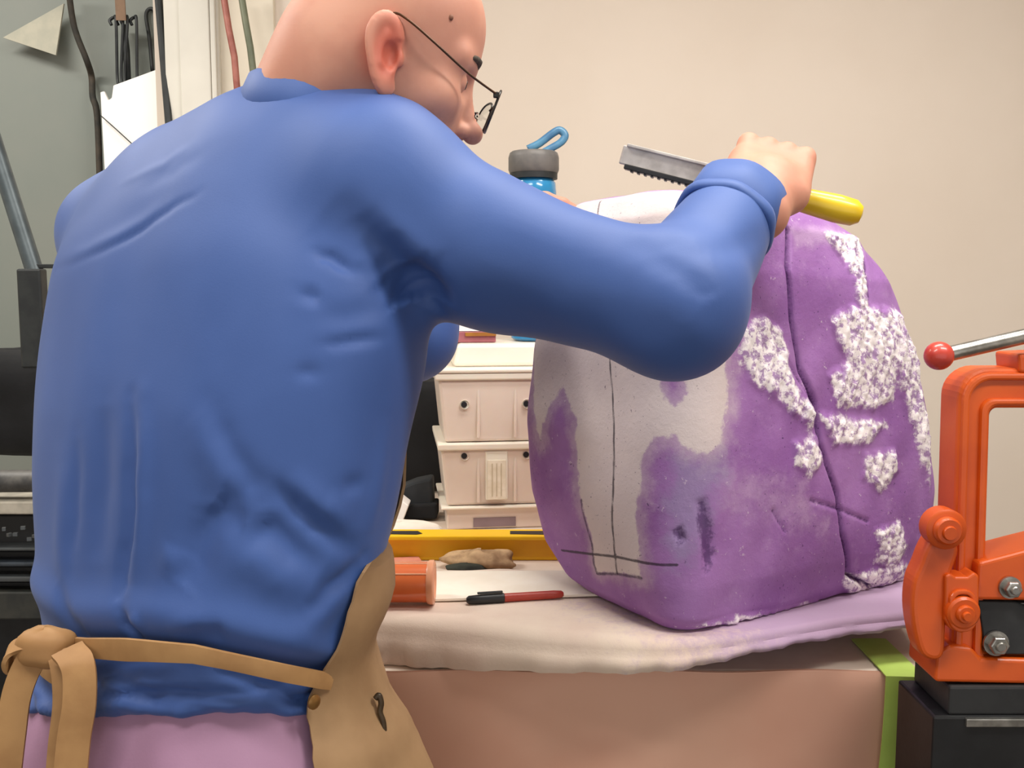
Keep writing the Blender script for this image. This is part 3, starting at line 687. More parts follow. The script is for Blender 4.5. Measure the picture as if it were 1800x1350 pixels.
pale = polysd(UV, uvp([(1385, 395), (1450, 390), (1520, 395), (1570, 430), (1560, 445), (1500, 430), (1400, 436)]))
pale = np.maximum(pale, polysd(UV, uvp([(1280, 760), (1420, 800), (1480, 900), (1470, 990), (1300, 960), (1180, 880), (1160, 790)]))*.35-.012)
gpatch = polysd(UV, uvp([(1170, 795), (1290, 790), (1285, 850), (1262, 905), (1225, 1000), (1170, 1000), (1160, 900)]))
line = np.minimum(pdist(UV, uvp([(1066, 345), (1068, 500), (1068, 640), (1070, 760), (1072, 860), (1077, 975), (1082, 1006)])), pdist(UV, uvp([(982, 968), (1080, 980), (1185, 990)])))
edge = pdist(UV, uvp([(1019, 880), (1036, 960), (1045, 1012), (1082, 1007), (1122, 1015)]))
crk = pdist(UV, uvp([(1385, 400), (1387, 470), (1400, 560), (1415, 650), (1440, 710), (1450, 780), (1475, 870), (1480, 940), (1490, 1010), (1530, 1030)]))
crk2 = np.minimum.reduce([pdist(UV, uvp([(1518, 430), (1526, 480), (1530, 530)])), pdist(UV, uvp([(1430, 880), (1480, 895), (1525, 912)])), pdist(UV, uvp([(1395, 640), (1440, 715), (1445, 760)])), pdist(UV, uvp([(1365, 900), (1385, 935)]))])
gash = np.maximum(polysd(UV, uvp([(1232, 880), (1248, 878), (1262, 940), (1262, 985), (1248, 1010), (1238, 960)])), polysd(UV, uvp([(1180, 930), (1196, 920), (1200, 950), (1186, 960)])))
# relief: crumbly white patches stand proud, cracks and gashes cut in
fb = fbm(v, 9, 2)*.0022+fbm(v, 2.4, 2)*.006
cmask = np.clip(crum/.012+.5, 0, 1)
v2 = v+n*(fb+cmask*(.0045+.0035*fbm(v, 45, 3))-.011*np.exp(-(crk/.0045)**2)-.0025*np.exp(-(crk2/.003)**2)-.006*np.clip(gash/.008+.3, 0, 1))[:, None]
v2[:, 2] = np.maximum(v2[:, 2], ST+.0008)
t = NT('purple_foam')
a_w, a_c, a_l, a_k, a_p, a_g, a_e = [t.attr(x) for x in ('white', 'crumble', 'line', 'crack', 'pale', 'gash', 'edge')]
n8, n30, n90, n200 = t.noise(8, 4), t.noise(34, 5, .7), t.noise(90, 5, .75), t.noise(210, 3, .7)
pur = t.mix(t.step(n8, .36, .66), lin((162, 116, 178)), lin((142, 94, 160)))
pur = t.mix(t.math('MULTIPLY', t.step(n30, .5, .8), .5), pur, lin((176, 138, 188)))
jit = lambda a, nz, amt: t.math('ADD', a, t.math('MULTIPLY', t.math('SUBTRACT', nz, .5), amt))
pur = t.mix(t.math('MULTIPLY', t.step(jit(a_p, n30, .05), -.008, .02), .62), pur, lin((190, 160, 196)))
pur = t.mix(t.math('MULTIPLY', t.step(jit(t.attr('greypatch'), n30, .06), -.012, .02), .6), pur, lin((150, 138, 176)))
pur = t.mix(t.math('MULTIPLY', t.step(n90, .635, .69), .75), pur, lin((206, 186, 206)))
wcol = t.mix(t.step(n8, .35, .7), lin((222, 208, 206)), lin((208, 194, 196)))
c = t.mix(t.step(jit(jit(a_w, n30, .022), n90, .010), -.001, .004), t.mix(t.math('MULTIPLY', t.step(jit(a_w, n30, .05), -.026, .004), .42), pur, wcol), wcol)
cc = t.mix(t.step(n90, .40, .54), lin((164, 134, 176)), lin((246, 240, 240)))
c = t.mix(t.step(jit(a_c, n30, .05), -.004, .006), c, cc)
spk = t.math('MULTIPLY', t.step(n200, .655, .70), t.step(n8, .40, .58))
c = t.mix(t.math('MULTIPLY', spk, .85), c, lin((58, 30, 74)))
dk = lin((70, 34, 92))
c = t.mix(t.math('MULTIPLY', t.step(jit(a_g, n90, .026), -.003, .004), .75), c, dk)
c = t.mix(t.math('SUBTRACT', 1.0, t.step(jit(a_k, n90, .010), .0008, .0056)), c, dk)
c = t.mix(t.math('MULTIPLY', t.math('SUBTRACT', 1.0, t.step(jit(a_l, n90, .002), .0010, .0026)), .85), c, lin((44, 34, 48)))
c = t.mix(t.math('MULTIPLY', t.math('SUBTRACT', 1.0, t.step(jit(a_e, n90, .005), .0004, .0035)), .8), c, lin((52, 34, 66)))
t.set('Base Color', c); t.set('Roughness', .6); t.set('Specular IOR Level', .35); t.bump(n90, .35, .003)
block = mk('foam_block', (v2, bq_), t.m, label='large purple foam block with white paint drips on the slab', cat='foam block', smooth=True)
for nm, val in (('white', white), ('crumble', crum), ('line', line), ('crack', np.minimum(crk, crk2+.0024)), ('pale', pale), ('gash', gash), ('greypatch', gpatch), ('edge', edge)):
    a_ = block.data.attributes.new(nm, 'FLOAT', 'POINT'); a_.data.foreach_set('value', np.ascontiguousarray(val, np.float32))

# ================================================================== THE MAN
LX = nrm([-.84, .54, 0]); FX = nrm([.54, .84, 0])       # his left, his front
rows = np.array([(200, 400, 600, .060, 1.08), (250, 300, 640, .085, 1.08), (330, 172, 690, .112, 1.08), (450, 96, 722, .128, 1.07), (600, 76, 726, .135, 1.06), (700, 68, 712, .135, 1.05),
  (830, 67, 690, .130, 1.04), (950, 75, 660, .124, 1.03), (1060, 86, 618, .118, 1.02), (1140, 100, 578, .108, 1.02), (1170, 92, 574, .108, 1.02), (1215, 72, 582, .118, 1.02), (1280, 58, 600, .125, 1.02), (1360, 50, 625, .130, 1.02), (1480, 50, 640, .130, 1.02)])
tz, tcx, tcy, ta, tbb = [], [], [], [], []
for py, l, r, b, dc in rows:
    xl_, xr_ = (l-900)/F*(dc+.045), (r-900)/F*(dc-.09); w = (xr_-xl_)/2
    a = math.sqrt(max(w*w-(b*.54)**2, .03**2))/.84
    p = W((l+r)/2, py, dc); tz.append(p[2]); tcx.append((xl_+xr_)/2); tcy.append(p[1]); ta.append(a); tbb.append(b)
o_ = np.argsort(tz); tz, tcx, tcy, ta, tbb = [np.array(q)[o_] for q in (tz, tcx, tcy, ta, tbb)]
zf = np.linspace(tz[0], tz[-1], 240); kern = np.exp(-(np.arange(-30, 31)/9.0)**2); kern /= kern.sum()
def sm_(q): 
    y = np.interp(zf, tz, q); return np.convolve(np.pad(y, 30, mode='edge'), kern, 'valid')
tcx, tcy, ta, tbb = [sm_(q) for q in (tcx, tcy, ta, tbb)]; tz = zf
def ringpar(z): return [np.interp(z, tz, q) for q in (tcx, tcy, ta, tbb)]
def torso(p, ztop, zbot, grow=0.0):
    z = p[:, 2]; cx, cy, a, b = ringpar(z); a = a+grow; b = b+grow
    qx, qy = p[:, 0]-cx, p[:, 1]-cy; l = qx*LX[0]+qy*LX[1]; f = qx*FX[0]+qy*FX[1]
    k = ((np.abs(l)/a)**2.3+(np.abs(f)/b)**2.3)**(1/2.3); k = np.maximum(k, 1e-3)
    d = np.hypot(l, f)*(1-1/k); d = np.where(k < .3, -.05, d)
    return smax(smax(d, z-ztop, .03), zbot-z, .01)
def ringpt(th, z, off=0.0):
    "point on the torso outline; th = angle from his front towards his left"
    cx, cy, a, b = ringpar(z); a += off; b += off; c, s_ = math.cos(th), math.sin(th)
    k = (abs(s_/a)**2.3+abs(c/b)**2.3)**(-1/2.3)
    return np.array([cx, cy, z])+k*(c*FX+s_*LX)
# the rasp first: its handle sets the grip
RA, RB = W(1516, 378, 1.135), W(1092, 272, 1.185)       # handle end, blade tip
ra = nrm(RB-RA)
hx_ = -ra; hy = np.array([.0, .80, .60]); hy = nrm(hy-hx_*(hy@hx_)); hz = np.cross(hx_, hy); HS = 1.15
HRr = np.stack([hx_, hy, hz], 1)*HS
GR = W(1345, 335, 1.16)                                  # handle centre under the palm
HOr = GR-hy*.064*HS+hz*.030*HS
# joints
SR = W(668, 336, .985); SRt = W(598, 300, 1.02); ER = W(1180, 538, .945); WR = HOr-hy*.022-np.array([.030, 0, .002])
AR1 = W(860, 446, .965)
SL = W(222, 418, 1.22); EL = W(722, 588, 1.37); WL = W(788, 358, 1.395)
NB = W(560, 210, 1.07)
zhem = W(300, 1252, .905)[2]
HEMN = nrm(UP+(1252-675)/F*FW).astype(np.float32)          # the hem rides up at the back
def shirt_sdf(p):
    d = torso(p, W(400, 240, 1.08)[2], zhem-.09)
    d = smax(d, -((p-CAM.astype(np.float32))@HEMN), .006)
    d = smin(d, cap(p, NB-np.array([0, 0, .03]), SRt, .066, .072), .07)
    d = smin(d, cap(p, SRt, SR, .072, .083), .05)
    d = smin(d, cap(p, NB-np.array([0, 0, .03]), W(345, 345, 1.14), .050, .074), .06)
    d = smin(d, cap(p, W(345, 345, 1.14), SL, .074, .078), .05)
    d = smin(d, cap(p, W(480, 330, 1.06), W(560, 600, 1.0), .085, .08), .08)
    arm = smin(cap(p, SR, AR1, .083, .067), cap(p, AR1, ER, .067, .066), .04)
    arm = smin(arm, cap(p, ER, WR, .067, .047), .03)
    arm = smax(arm, (p-(WR))@nrm(WR-ER).astype(np.float32), .006)
    d = smin(d, arm, .045)
    al = smin(cap(p, SL, EL, .074, .062), cap(p, EL, WL, .062, .042), .03)
    al = smax(al, (p-WL)@nrm(WL-EL).astype(np.float32), .006)
    return smin(d, al, .03)
sv, sq = sdf_mesh(shirt_sdf, (-.66, .72, zhem-.12), (.36, 1.62, 1.62), .0042)
sv = smooth_mesh(sv, sq, 3)
sn = vnormals(sv, sq)
# folds: picture polylines laid on the cloth; (points, half width m, depth m)  + = crease, - = ridge
folds = [([(95, 472), (200, 427), (290, 368), (350, 335)], .004, .0022), ([(95, 460), (200, 414), (290, 356)], .008, -.002),
 ([(205, 322), (270, 292), (335, 252)], .006, -.0015), ([(230, 335), (300, 300), (360, 262)], .008, .001),
 ([(553, 440), (590, 458), (630, 478)], .005, .006), ([(528, 510), (566, 523)], .006, .005), ([(545, 560), (690, 548)], .010, .003), ([(560, 602), (680, 592)], .005, .004), ([(520, 655), (570, 655)], .006, .003),
 ([(622, 375), (672, 430), (712, 480), (742, 520)], .012, .010), ([(655, 365), (720, 430), (775, 480)], .012, -.006), ([(560, 360), (640, 460)], .02, .004), ([(690, 470), (735, 520), (742, 545)], .018, .030),
 ([(470, 838), (520, 888), (575, 935), (645, 977)], .009, .011), ([(500, 835), (560, 890), (620, 930)], .012, -.006), ([(646, 985), (600, 1030), (535, 1082)], .008, .009), ([(640, 1010), (560, 1090), (500, 1120)], .014, -.005),
 ([(430, 915), (500, 955), (575, 1015)], .013, .010), ([(400, 960), (470, 1000), (540, 1050)], .016, -.006), ([(372, 880), (345, 960), (300, 1030)], .016, .010), ([(360, 890), (430, 915)], .016, .008), ([(315, 960), (285, 1020)], .012, -.006),
 ([(360, 700), (400, 780), (440, 850), (470, 900)], .010, .005), ([(330, 720), (375, 800), (410, 880)], .016, -.004),
 ([(226, 690), (228, 800), (222, 920), (210, 1010), (215, 1070)], .007, .008), ([(245, 690), (246, 820), (238, 940), (226, 1040)], .010, -.006), ([(180, 700), (175, 850), (165, 1000)], .014, .006), ([(130, 760), (128, 880), (120, 1000)], .008, .004), ([(105, 800), (105, 950), (110, 1060)], .012, -.003),
 ([(213, 1072), (224, 1105), (240, 1130)], .005, .008), ([(232, 1075), (248, 1110)], .005, -.004), ([(300, 1118), (370, 1112), (410, 1125)], .007, .006), ([(290, 1105), (380, 1096)], .010, -.005), ([(100, 1020), (120, 1080), (150, 1120)], .008, .006),
 ([(690, 720), (670, 860), (655, 950)], .010, -.004), ([(600, 855), (650, 850)], .007, .004),
 ([(1095, 415), (1165, 450), (1225, 500), (1240, 540)], .014, .005), ([(1150, 400), (1200, 430), (1260, 440)], .012, .003), ([(800, 290), (920, 380), (1040, 440)], .03, -.003), ([(760, 500), (900, 560), (1050, 600)], .02, .004), ([(1060, 560), (1150, 585), (1240, 570)], .018, .002), ([(1230, 440), (1300, 430), (1350, 410)], .012, .003),
 ([(160, 1188), (230, 1172), (300, 1164)], .005, .006), ([(280, 1172), (400, 1192), (520, 1228), (585, 1244)], .005, .008), ([(165, 1216), (250, 1202), (330, 1206)], .005, -.005), ([(170, 1226), (260, 1214), (380, 1222)], .004, .005), ([(330, 1178), (420, 1188)], .006, -.004), ([(430, 1180), (470, 1195)], .004, .005), ([(170, 1240), (250, 1226)], .005, -.005), ([(60, 1200), (90, 1230)], .006, .006), ([(400, 1232), (560, 1250)], .006, -.003)]
def th_at(px, z, off, lo=-math.pi, hi=-.35):
    best, bt_ = 1e9, lo
    for th in np.linspace(lo, hi, 200):
        p = ringpt(th, z, off); dcam = ringpt(th, z, off+.01)-p
        if dcam@(CAM-p) < 0: continue
        x = proj(p)[0]
        if abs(x-px) < best: best, bt_ = abs(x-px), th
    return bt_
sp = []; sides = []
knot_z = W(95, 1132, 1.04)[2]; zr_ = W(575, 1198, .94)[2]
thk = th_at(118, knot_z, .012, -math.pi*1.25, -1.2)
thr = th_at(578, zr_, .01)
for u in np.linspace(0, 1, 26):
    th = thr+(thk-thr)*u; z = zr_
    for _ in range(8):
        q = ringpt(th, z, .012); x_, y_, d_ = proj(q); z += .8*(y_-np.interp(x_, (100, 118, 150, 250, 340, 430, 500, 578), (1133, 1136, 1140, 1145, 1151, 1169, 1184, 1198)))*d_/F
    sp.append(ringpt(th, z, .010+0.0)); sides.append((0, 0, 1))
dst = pdist(sv, np.array(sp)); zsp = np.interp(sv[:, 0], np.array(sp)[::-1, 0], np.array(sp)[::-1, 2])
dis = np.zeros(len(sv))
bk_ = ((sv[:, :2]-np.array([tcx[60], tcy[60]]))@FX[:2] < .06)
dis -= .011*np.exp(-(dst/.012)**2)
dis += bk_*.007*np.exp(-((sv[:, 2]-zsp-.030)/.018)**2)
for pts, w, dp in folds:
    q = sv[pick(sv, sn, spline([np.array(a) for a in pts], 4)[:, :2])]
    bd, bu = np.full(len(sv), 1e9), np.zeros(len(sv))
    for i in range(len(q)-1):
        ba = q[i+1]-q[i]; hh = np.clip(((sv-q[i])@ba)/max(ba@ba, 1e-12), 0, 1); d_ = np.linalg.norm(sv-q[i]-hh[:, None]*ba, axis=1)
        m_ = d_ < bd; bd[m_] = d_[m_]; bu[m_] = (i+hh[m_])/(len(q)-1)
    dis -= .85*dp*np.sin(math.pi*np.clip(bu, .04, .96))**.8*np.exp(-(bd/(w*1.2))**2)
dis += .0022*fbm(sv*np.array([1, 1, .45]), 7, 2)
zst = W(330, 1150, .94)[2]
low = np.clip((zst-sv[:, 2])/.02, 0, 1)
dis += low*(.006*fbm(sv*np.array([.45, .45, 2.4]), 15, 2)+.003*fbm(sv*np.array([.8, .8, 1.6]), 30, 2))
sv2 = sv+sn*dis[:, None]
t = NT('blue_shirt'); n1 = t.noise(5, 3); n2 = t.noise(600, 2)
t.set('Base Color', t.mix(t.step(n1, .35, .65), lin((60, 92, 158)), lin((53, 85, 150)))); t.set('Roughness', .6); t.set('Sheen Weight', .08); t.set('Sheen Roughness', .5); t.bump(n2, .12, .0006)
m_shirt = t.m

# ---- head and hands
yaw, pit = math.radians(12), math.radians(16)
hf = np.array([math.cos(pit)*math.cos(yaw), math.cos(pit)*math.sin(yaw), -math.sin(pit)]); hl = np.array([-math.sin(yaw), math.cos(yaw), 0]); hu = np.cross(hf, hl)
HR = np.stack([hf, hl, hu], 1)                          # local -> world
EAR = W(676, 106, .958); HO = EAR+.072*hl
def HW(x, y, z):
    x = x*.84 if x > 0 else x
    return HO+HR@np.array([x, y, z])
NBl = HR.T@(NB-np.array([0, 0, .05])-HO)
def head_local(p):
    p = p.copy(); p[:, 0] = np.where(p[:, 0] > 0, p[:, 0]/.84, p[:, 0]); pm = p.copy(); pm[:, 1] = np.abs(pm[:, 1])
    d = ell(p, (.012, 0, .058), (.106, .079, .086))
    d = smin(d, ell(p, (.052, 0, -.012), (.062, .064, .080)), .03)
    d = smin(d, ell(p, (.052, 0, -.068), (.050, .046, .034)), .03)          # jaw
    d = smin(d, ell(p, (.088, 0, -.092), (.020, .022, .016)), .02)          # chin
    d = smin(d, cap(pm, (.098, .012, .036), (.088, .048, .034), .013, .012), .014)   # brow
    d = smin(d, ell(pm, (.072, .046, -.012), (.026, .020, .018)), .02)      # cheekbone
    d = smax(d, -ell(pm, (.113, .032, .012), (.020, .018, .013)), .012)     # eye socket
    d = smin(d, ell(pm, (.0925, .032, .012), (.0135, .0135, .0125)), .003)  # lids
    d = smin(d, cap(p, (.105, 0, .020), (.126, 0, -.022), .0085, .0105), .010)
    d = smin(d, ell(p, (.134, 0, -.028), (.0135, .0125, .0115)), .006)
    d = smin(d, ell(pm, (.117, .011, -.031), (.010, .008, .008)), .006)
    d = smax(d, -ell(pm, (.121, .0075, -.0385), (.0055, .0038, .005)), .002)
    d = smin(d, ell(p, (.106, 0, -.055), (.010, .022, .006)), .006)
    d = smin(d, ell(p, (.105, 0, -.067), (.010, .019, .006)), .006)
    d = smax(d, -cap(pm, (.119, 0, -.061), (.106, .024, -.062), .0022, .001), .002)
    d = smin(d, cap(p, (-.035, 0, -.015), NBl, .064, .066), .05)
    d = smin(d, cap(p, (-.055, .0, .0), (-.085, 0, -.07), .046, .040), .05)  # nape
    g = np.abs(cap(p, (-.072, -.05, .012), (-.092, .05, .004), 0.0)); d = d+.0025*np.exp(-(g/.006)**2)*np.exp(-((p[:, 2]+.0)/.05)**2)
    # ear
    er = np.array([[.94, .06, .34], [0, 1, 0], [-.34, 0, .94]])
    ec = np.array([-.004, .0755, .006]); q = (pm-ec.astype(np.float32))
    cy_, sy_ = math.cos(.45), math.sin(.45); ct_, st_ = math.cos(.20), math.sin(.20)
    x = q[:, 0]*ct_+q[:, 2]*st_; z = -q[:, 0]*st_+q[:, 2]*ct_; y = q[:, 1]
    y2 = y+x*sy_; x2 = x*cy_-y*.15                                          # flares away from the skull at the back
    zz = z-.0; sg_ = 1/(1+np.exp(-np.clip(zz/.009, -20, 20))); rx = .0158+.0052*sg_; rz = .040-.004*sg_
    k = np.sqrt((x2/rx)**2+(zz/rz)**2); e = (k-1)*.018
    plate = smax(e, np.abs(y2-.010)-.0042, .004)
    rim = np.sqrt((np.minimum(np.abs(e+.0035), 9))**2+(y2-.0125)**2)-.0042
    rim = np.where((x2 > .010) & (zz < .012), 9, rim)
    ear = smin(plate, rim, .003)
    ah = np.abs(cap(np.stack([x2, y2, zz], 1).astype(np.float32), (-.003, .013, .022), (-.006, .013, -.014), .0035)); ear = smin(ear, cap(np.stack([x2, y2, zz], 1).astype(np.float32), (.000, .0125, .016), (-.005, .0125, -.014), .0032), .004)
    con = ell(np.stack([x2, y2, zz], 1).astype(np.float32), (.006, .016, -.004), (.0085, .010, .013)); ear = smax(ear, -con, .004)
    lob = ell(np.stack([x2, y2, zz], 1).astype(np.float32), (.006, .008, -.034), (.010, .0055, .010)); ear = smin(ear, lob, .006)
    tra = ell(np.stack([x2, y2, zz], 1).astype(np.float32), (.0175, .010, -.006), (.005, .006, .008)); ear = smin(ear, tra, .004)
    root = ell(np.stack([x2, y2, zz], 1).astype(np.float32), (.004, -.002, .0), (.013, .012, .026)); ear = smin(ear, root, .005)
    ear = smax(ear, -con, .003)
    return smin(d, ear, .004)
hv, hq = sdf_mesh(head_local, (-.19, -.125, -.205), (.155, .125, .155), .0022)
hvw = HO+smooth_mesh(hv, hq, 1)@HR.T
red = np.exp(-(((np.stack([hv[:, 0]+.004, np.abs(hv[:, 1])-.083, hv[:, 2]-.004], 1)/np.array([.024, .016, .042]))**2).sum(1))**2)
red = np.clip(red*1.1, 0, 1)
stub = np.clip((hv[:, 0]-.03)/.03, 0, 1)*np.clip((-.02-hv[:, 2])/.03, 0, 1)

def hand_mesh(O, R, curl, spread, thumb, h=.0021):
    """right-hand local frame: x across (thumb at -x), y towards the fingers, z = back of the hand"""
    palm = [(0, .045, 0), (.041, .046, .0135)]
    fx = [-.030, -.010, .010, .029]; fl = [(.042, .026, .021), (.046, .029, .022), (.042, .027, .021), (.033, .021, .019)]; fr = [.0095, .0098, .0092, .0082]
    chains = []
    for x, L3, r, c, sprd in zip(fx, fl, fr, curl, spread):
        p = np.array([x, .088-.10*abs(x+.01)**1.3, .002]); a = 0; pts = [p]
        for L, da in zip(L3, c):
            a -= da; p = p+L*np.array([math.sin(sprd)*math.cos(a), math.cos(sprd)*math.cos(a), math.sin(a)]); pts.append(p)
        chains.append((pts, r))
    def f(p):
        d = rbox(p, *palm[:2], .013)
        d = smin(d, cap(p, (0, -.035, 0), (0, .02, 0), .027, .030)*1.0, .02)
        d = smin(d, cap(p, (-.028, .02, -.008), (-.03, .06, -.006), .015, .014), .015)
        for (pts, r) in chains:
            c = cap(p, pts[0], pts[1], r*1.08, r); c = smin(c, cap(p, pts[1], pts[2], r, r*.92), .004); c = smin(c, cap(p, pts[2], pts[3], r*.92, r*.8), .004)
            kn_ = ell(p, pts[0]+np.array([0, 0, .004]), (.011, .013, .010)); c = smin(c, kn_, .006)
            d = smin(d, c, .0045)
        tp_ = thumb; c = smin(cap(p, tp_[0], tp_[1], .015, .0125), cap(p, tp_[1], tp_[2], .0122, .0098), .005)
        return smin(d, c, .008)
    allp = np.concatenate([np.array(c[0]) for c in chains]+[np.array(thumb)]+[np.array([(-.05, -.06, -.03), (.05, .1, .03)])])
    v_, q_ = sdf_mesh(f, allp.min(0)-.02, allp.max(0)+.02, h)
    return np.array(O)+smooth_mesh(v_, q_, 1)@np.array(R).T, q_
curlR = [(.75, 1.25, .9), (.8, 1.3, .9), (.85, 1.3, .9), (.9, 1.3, .9)]
thR = [(-.032, .030, -.010), (-.052, .060, -.030), (-.040, .085, -.046)]
rv, rq = hand_mesh(HOr, HRr, curlR, (0, 0, 0, 0), thR)
# left hand resting on the block's top-left
lx = nrm([.25, -.85, .1]); ly = nrm(np.array([.97, .22, .0])-lx*(np.array([.97, .22, .0])@lx)); lz = np.cross(lx, ly)
HRl = np.stack([-lx, ly, lz], 1)
HOl = W(797, 349, 1.39)
lv_, lq_ = hand_mesh(HOl, HRl, [(.10, .2, .15), (.1, .2, .15), (.1, .25, .15), (.15, .25, .2)], (-.08, -.02, .04, .1), [(-.032, .03, -.008), (-.058, .058, -.012), (-.064, .088, -.014)])
# under the clothes: one coarse trunk with both arms, reaching into neck and wrists
def trunk_sdf(p):
    d = shirt_sdf(p)+.032
    d = np.minimum(d, cap(p, NB, HW(-.03, 0, -.02), .058, .058))
    d = np.minimum(d, cap(p, ER, HOr+hy*.01, .03, .026)); return np.minimum(d, cap(p, EL, HOl, .03, .024))
bvv, bqq = sdf_mesh(trunk_sdf, (-.66, .72, zhem-.12), (.40, 1.66, 1.72), .009)
allv = [hvw, rv, lv_, bvv]; qs, k = [], 0
for q, vv_ in zip((hq, rq, lq_, bqq), allv): qs.append(q+k); k += len(vv_)
t = NT('skin'); rd = t.attr('redness'); sb = t.attr('stubble'); n1 = t.noise(14, 4); n2 = t.noise(260, 3)
c = t.mix(t.step(n1, .35, .65), lin((206, 150, 126)), lin((196, 137, 115)))
c = t.mix(t.math('MULTIPLY', rd, .85), c, lin((196, 92, 72)))
c = t.mix(t.math('MULTIPLY', t.math('MULTIPLY', sb, t.step(n2, .3, .7)), .5), c, lin((150, 108, 84)))
t.set('Base Color', c); t.set('Roughness', .58); t.set('Subsurface Weight', .15); t.set('Subsurface Radius', (.012, .004, .002)); t.set('Subsurface Scale', 1.0); t.bump(n2, .1, .0008)
man = mk('person', (np.concatenate(allv), np.concatenate(qs)), t.m, smooth=True, label='bald person in a blue long-sleeved shirt leaning over the purple block', cat='person')
zero = np.zeros(len(rv)+len(lv_)+len(bvv)); hred = np.concatenate([np.full(len(rv), .08), np.full(len(lv_), .35), np.zeros(len(bvv))])
for nm, val in (('redness', np.concatenate([red, hred])), ('stubble', np.concatenate([stub, zero]))):
    a_ = man.data.attributes.new(nm, 'FLOAT', 'POINT'); a_.data.foreach_set('value', np.ascontiguousarray(val, np.float32))
shirt = mk('shirt', (sv2, sq), m_shirt, man, smooth=True, label='loose blue long-sleeved shirt')
# collar and cuffs
nax = nrm(HW(-.035, 0, -.015)-(NB-np.array([0, 0, .05])))
cc_ = W(556, 203, 1.037)
_, s1, u1 = frame(nax, (0, 0, 1))
def band(c, ax, r1, r2, L, th, wob=0, n=48, tilt=0, el=1.0):
    d_, s_, u_ = frame(ax, (0, 0, 1)); pf = [(-L/2, 0), (-L/2+.003, th), (0, th*1.25), (L/2-.003, th), (L/2, 0), (L/2-.003, -th), (0, -th), (-L/2+.003, -th)]
    V, Fa = [], []
    for i in range(n):
        a = 2*math.pi*i/n; dirv = math.cos(a)*s_*el+math.sin(a)*u_
        for z, r in pf:
            rr_ = r1+(r2-r1)*(z/L+.5)+r+wob*math.sin(3*a+1)+wob*.6*math.sin(7*a); V.append(np.array(c)+dirv*rr_+d_*(z+tilt*math.cos(a)))
    m = len(pf)
    for i in range(n):
        for j in range(m): Fa.append((i*m+j, i*m+(j+1) % m, ((i+1) % n)*m+(j+1) % m, ((i+1) % n)*m+j))
    return np.array(V), Fa
mk('collar', band(cc_, nrm([.22, .12, .97]), .081, .074, .046, .003, .001), m_shirt, shirt, smooth=True)
fa = nrm(WR-ER)
mk('cuff', band(WR-fa*.012, fa, .048, .050, .055, .0035, .0012), m_shirt, shirt, smooth=True, label='rolled blue cuff')
mk('cuff_fold', band(WR-fa*.040, fa, .0515, .0505, .018, .004, .0015), m_shirt, shirt, smooth=True)
fl_ = nrm(WL-EL); mk('cuff', band(WL-fl_*.01, fl_, .045, .043, .03, .003, .001), m_shirt, shirt, smooth=True)
# eyes, brows
for s in (1, -1):
    c = HW(.0945, .032*s, .012)-hf*.0015; e = mk('eyeball', lathe([(.0105*math.sin(a), -.0105*math.cos(a)) for a in np.linspace(.05, 3.09, 14)], c, hf, 20), M('eye_white', (232, 224, 216), rough=.2, bump=0), man, smooth=True)
    mk('iris', lathe([(.0055, .0), (.0045, .0012), (.001, .0016)], c+hf*.0098, hf, 16), M('iris_brown', (70, 50, 38), rough=.2, bump=0), e, smooth=True)
    mk('eyebrow', tube(spline([HW(.1125, .014*s, .034), HW(.112, .026*s, .040), HW(.103, .043*s, .038), HW(.094, .052*s, .033)], 5), np.interp(np.linspace(0, 1, 16), (0, .3, 1), (.0034, .0056, .003)), 8, flat=.8), M('brow_hair', (84, 72, 60), (50, 46, 40), rough=.9, sc=200), man, smooth=True)
    nl = [HW(.0, 0, 0)]
mk('mole', lump(HW(.062, -.0700, .062), (.0024, .0022, .003), 3, .05, nu=12, nv=8, p=2.0), M('mole_brown', (140, 92, 70), rough=.7), man, smooth=True)
# glasses
m_wire = M('bronze_wire', (98, 62, 34), (70, 46, 28), rough=.35, metal=.5, sc=20, bump=0); m_dwire = M('dark_wire', (46, 44, 40), rough=.35, metal=.4, bump=0)
gl = mk('glasses', tube(spline([HW(.149, -.010, .004), HW(.152, 0, .008), HW(.149, .010, .004)], 6), .0014, 8), m_dwire, man, smooth=True, label='thin wire-rimmed glasses')
t = NT('lens_glass'); t.set('Transmission Weight', 1.0); t.set('Roughness', .02); t.set('IOR', 1.1); t.set('Base Color', (.97, .98, .98, 1)); m_lens = t.m
for s in (1, -1):
    cen = np.array([.146, .034*s, -.006]); tl = math.radians(12)
    lu = np.array([math.sin(tl)*.6, 0, math.cos(tl)]); lr = nrm(np.array([-.14*s, 1, 0]))
    P = []
    for k in range(36):
        a = 2*math.pi*k/36; x, z = abs(math.cos(a))**.75*np.sign(math.cos(a))*.0255, abs(math.sin(a))**.75*np.sign(math.sin(a))*.0225
        P.append(HW(*(cen+lr*x+lu*z)))
    P = np.array(P); mk('lens_rim', tube(P, .0013, 8, closed=True), m_dwire, gl, smooth=True)
    cn = P.mean(0); nn_ = nrm(np.cross(P[0]-cn, P[9]-cn)); mk('lens', prism(cn+(P-cn)*.985, nn_*.0015), m_lens, gl)
    ho = HW(*(cen+lr*.027*s+lu*.012)); mk('hinge', box(ho-hf*.003, (.006, .005, .006)), m_dwire, gl, bevel=.001)
    mk('temple_arm', tube(spline([ho, HW(.10, .0715*s, .0145), HW(.05, .0815*s, .030), HW(.014, .0825*s, .042), HW(-.004, .0805*s, .044), HW(-.018, .079*s, .030)], 6), .0013, 8), m_wire, gl, smooth=True)
    mk('nose_pad', lathe([(.001, -.001), (.0035, 0), (.001, .001)], HW(.132, .009*s, -.010), hl*s+hf*.4, 12), m_lens, gl, smooth=True)

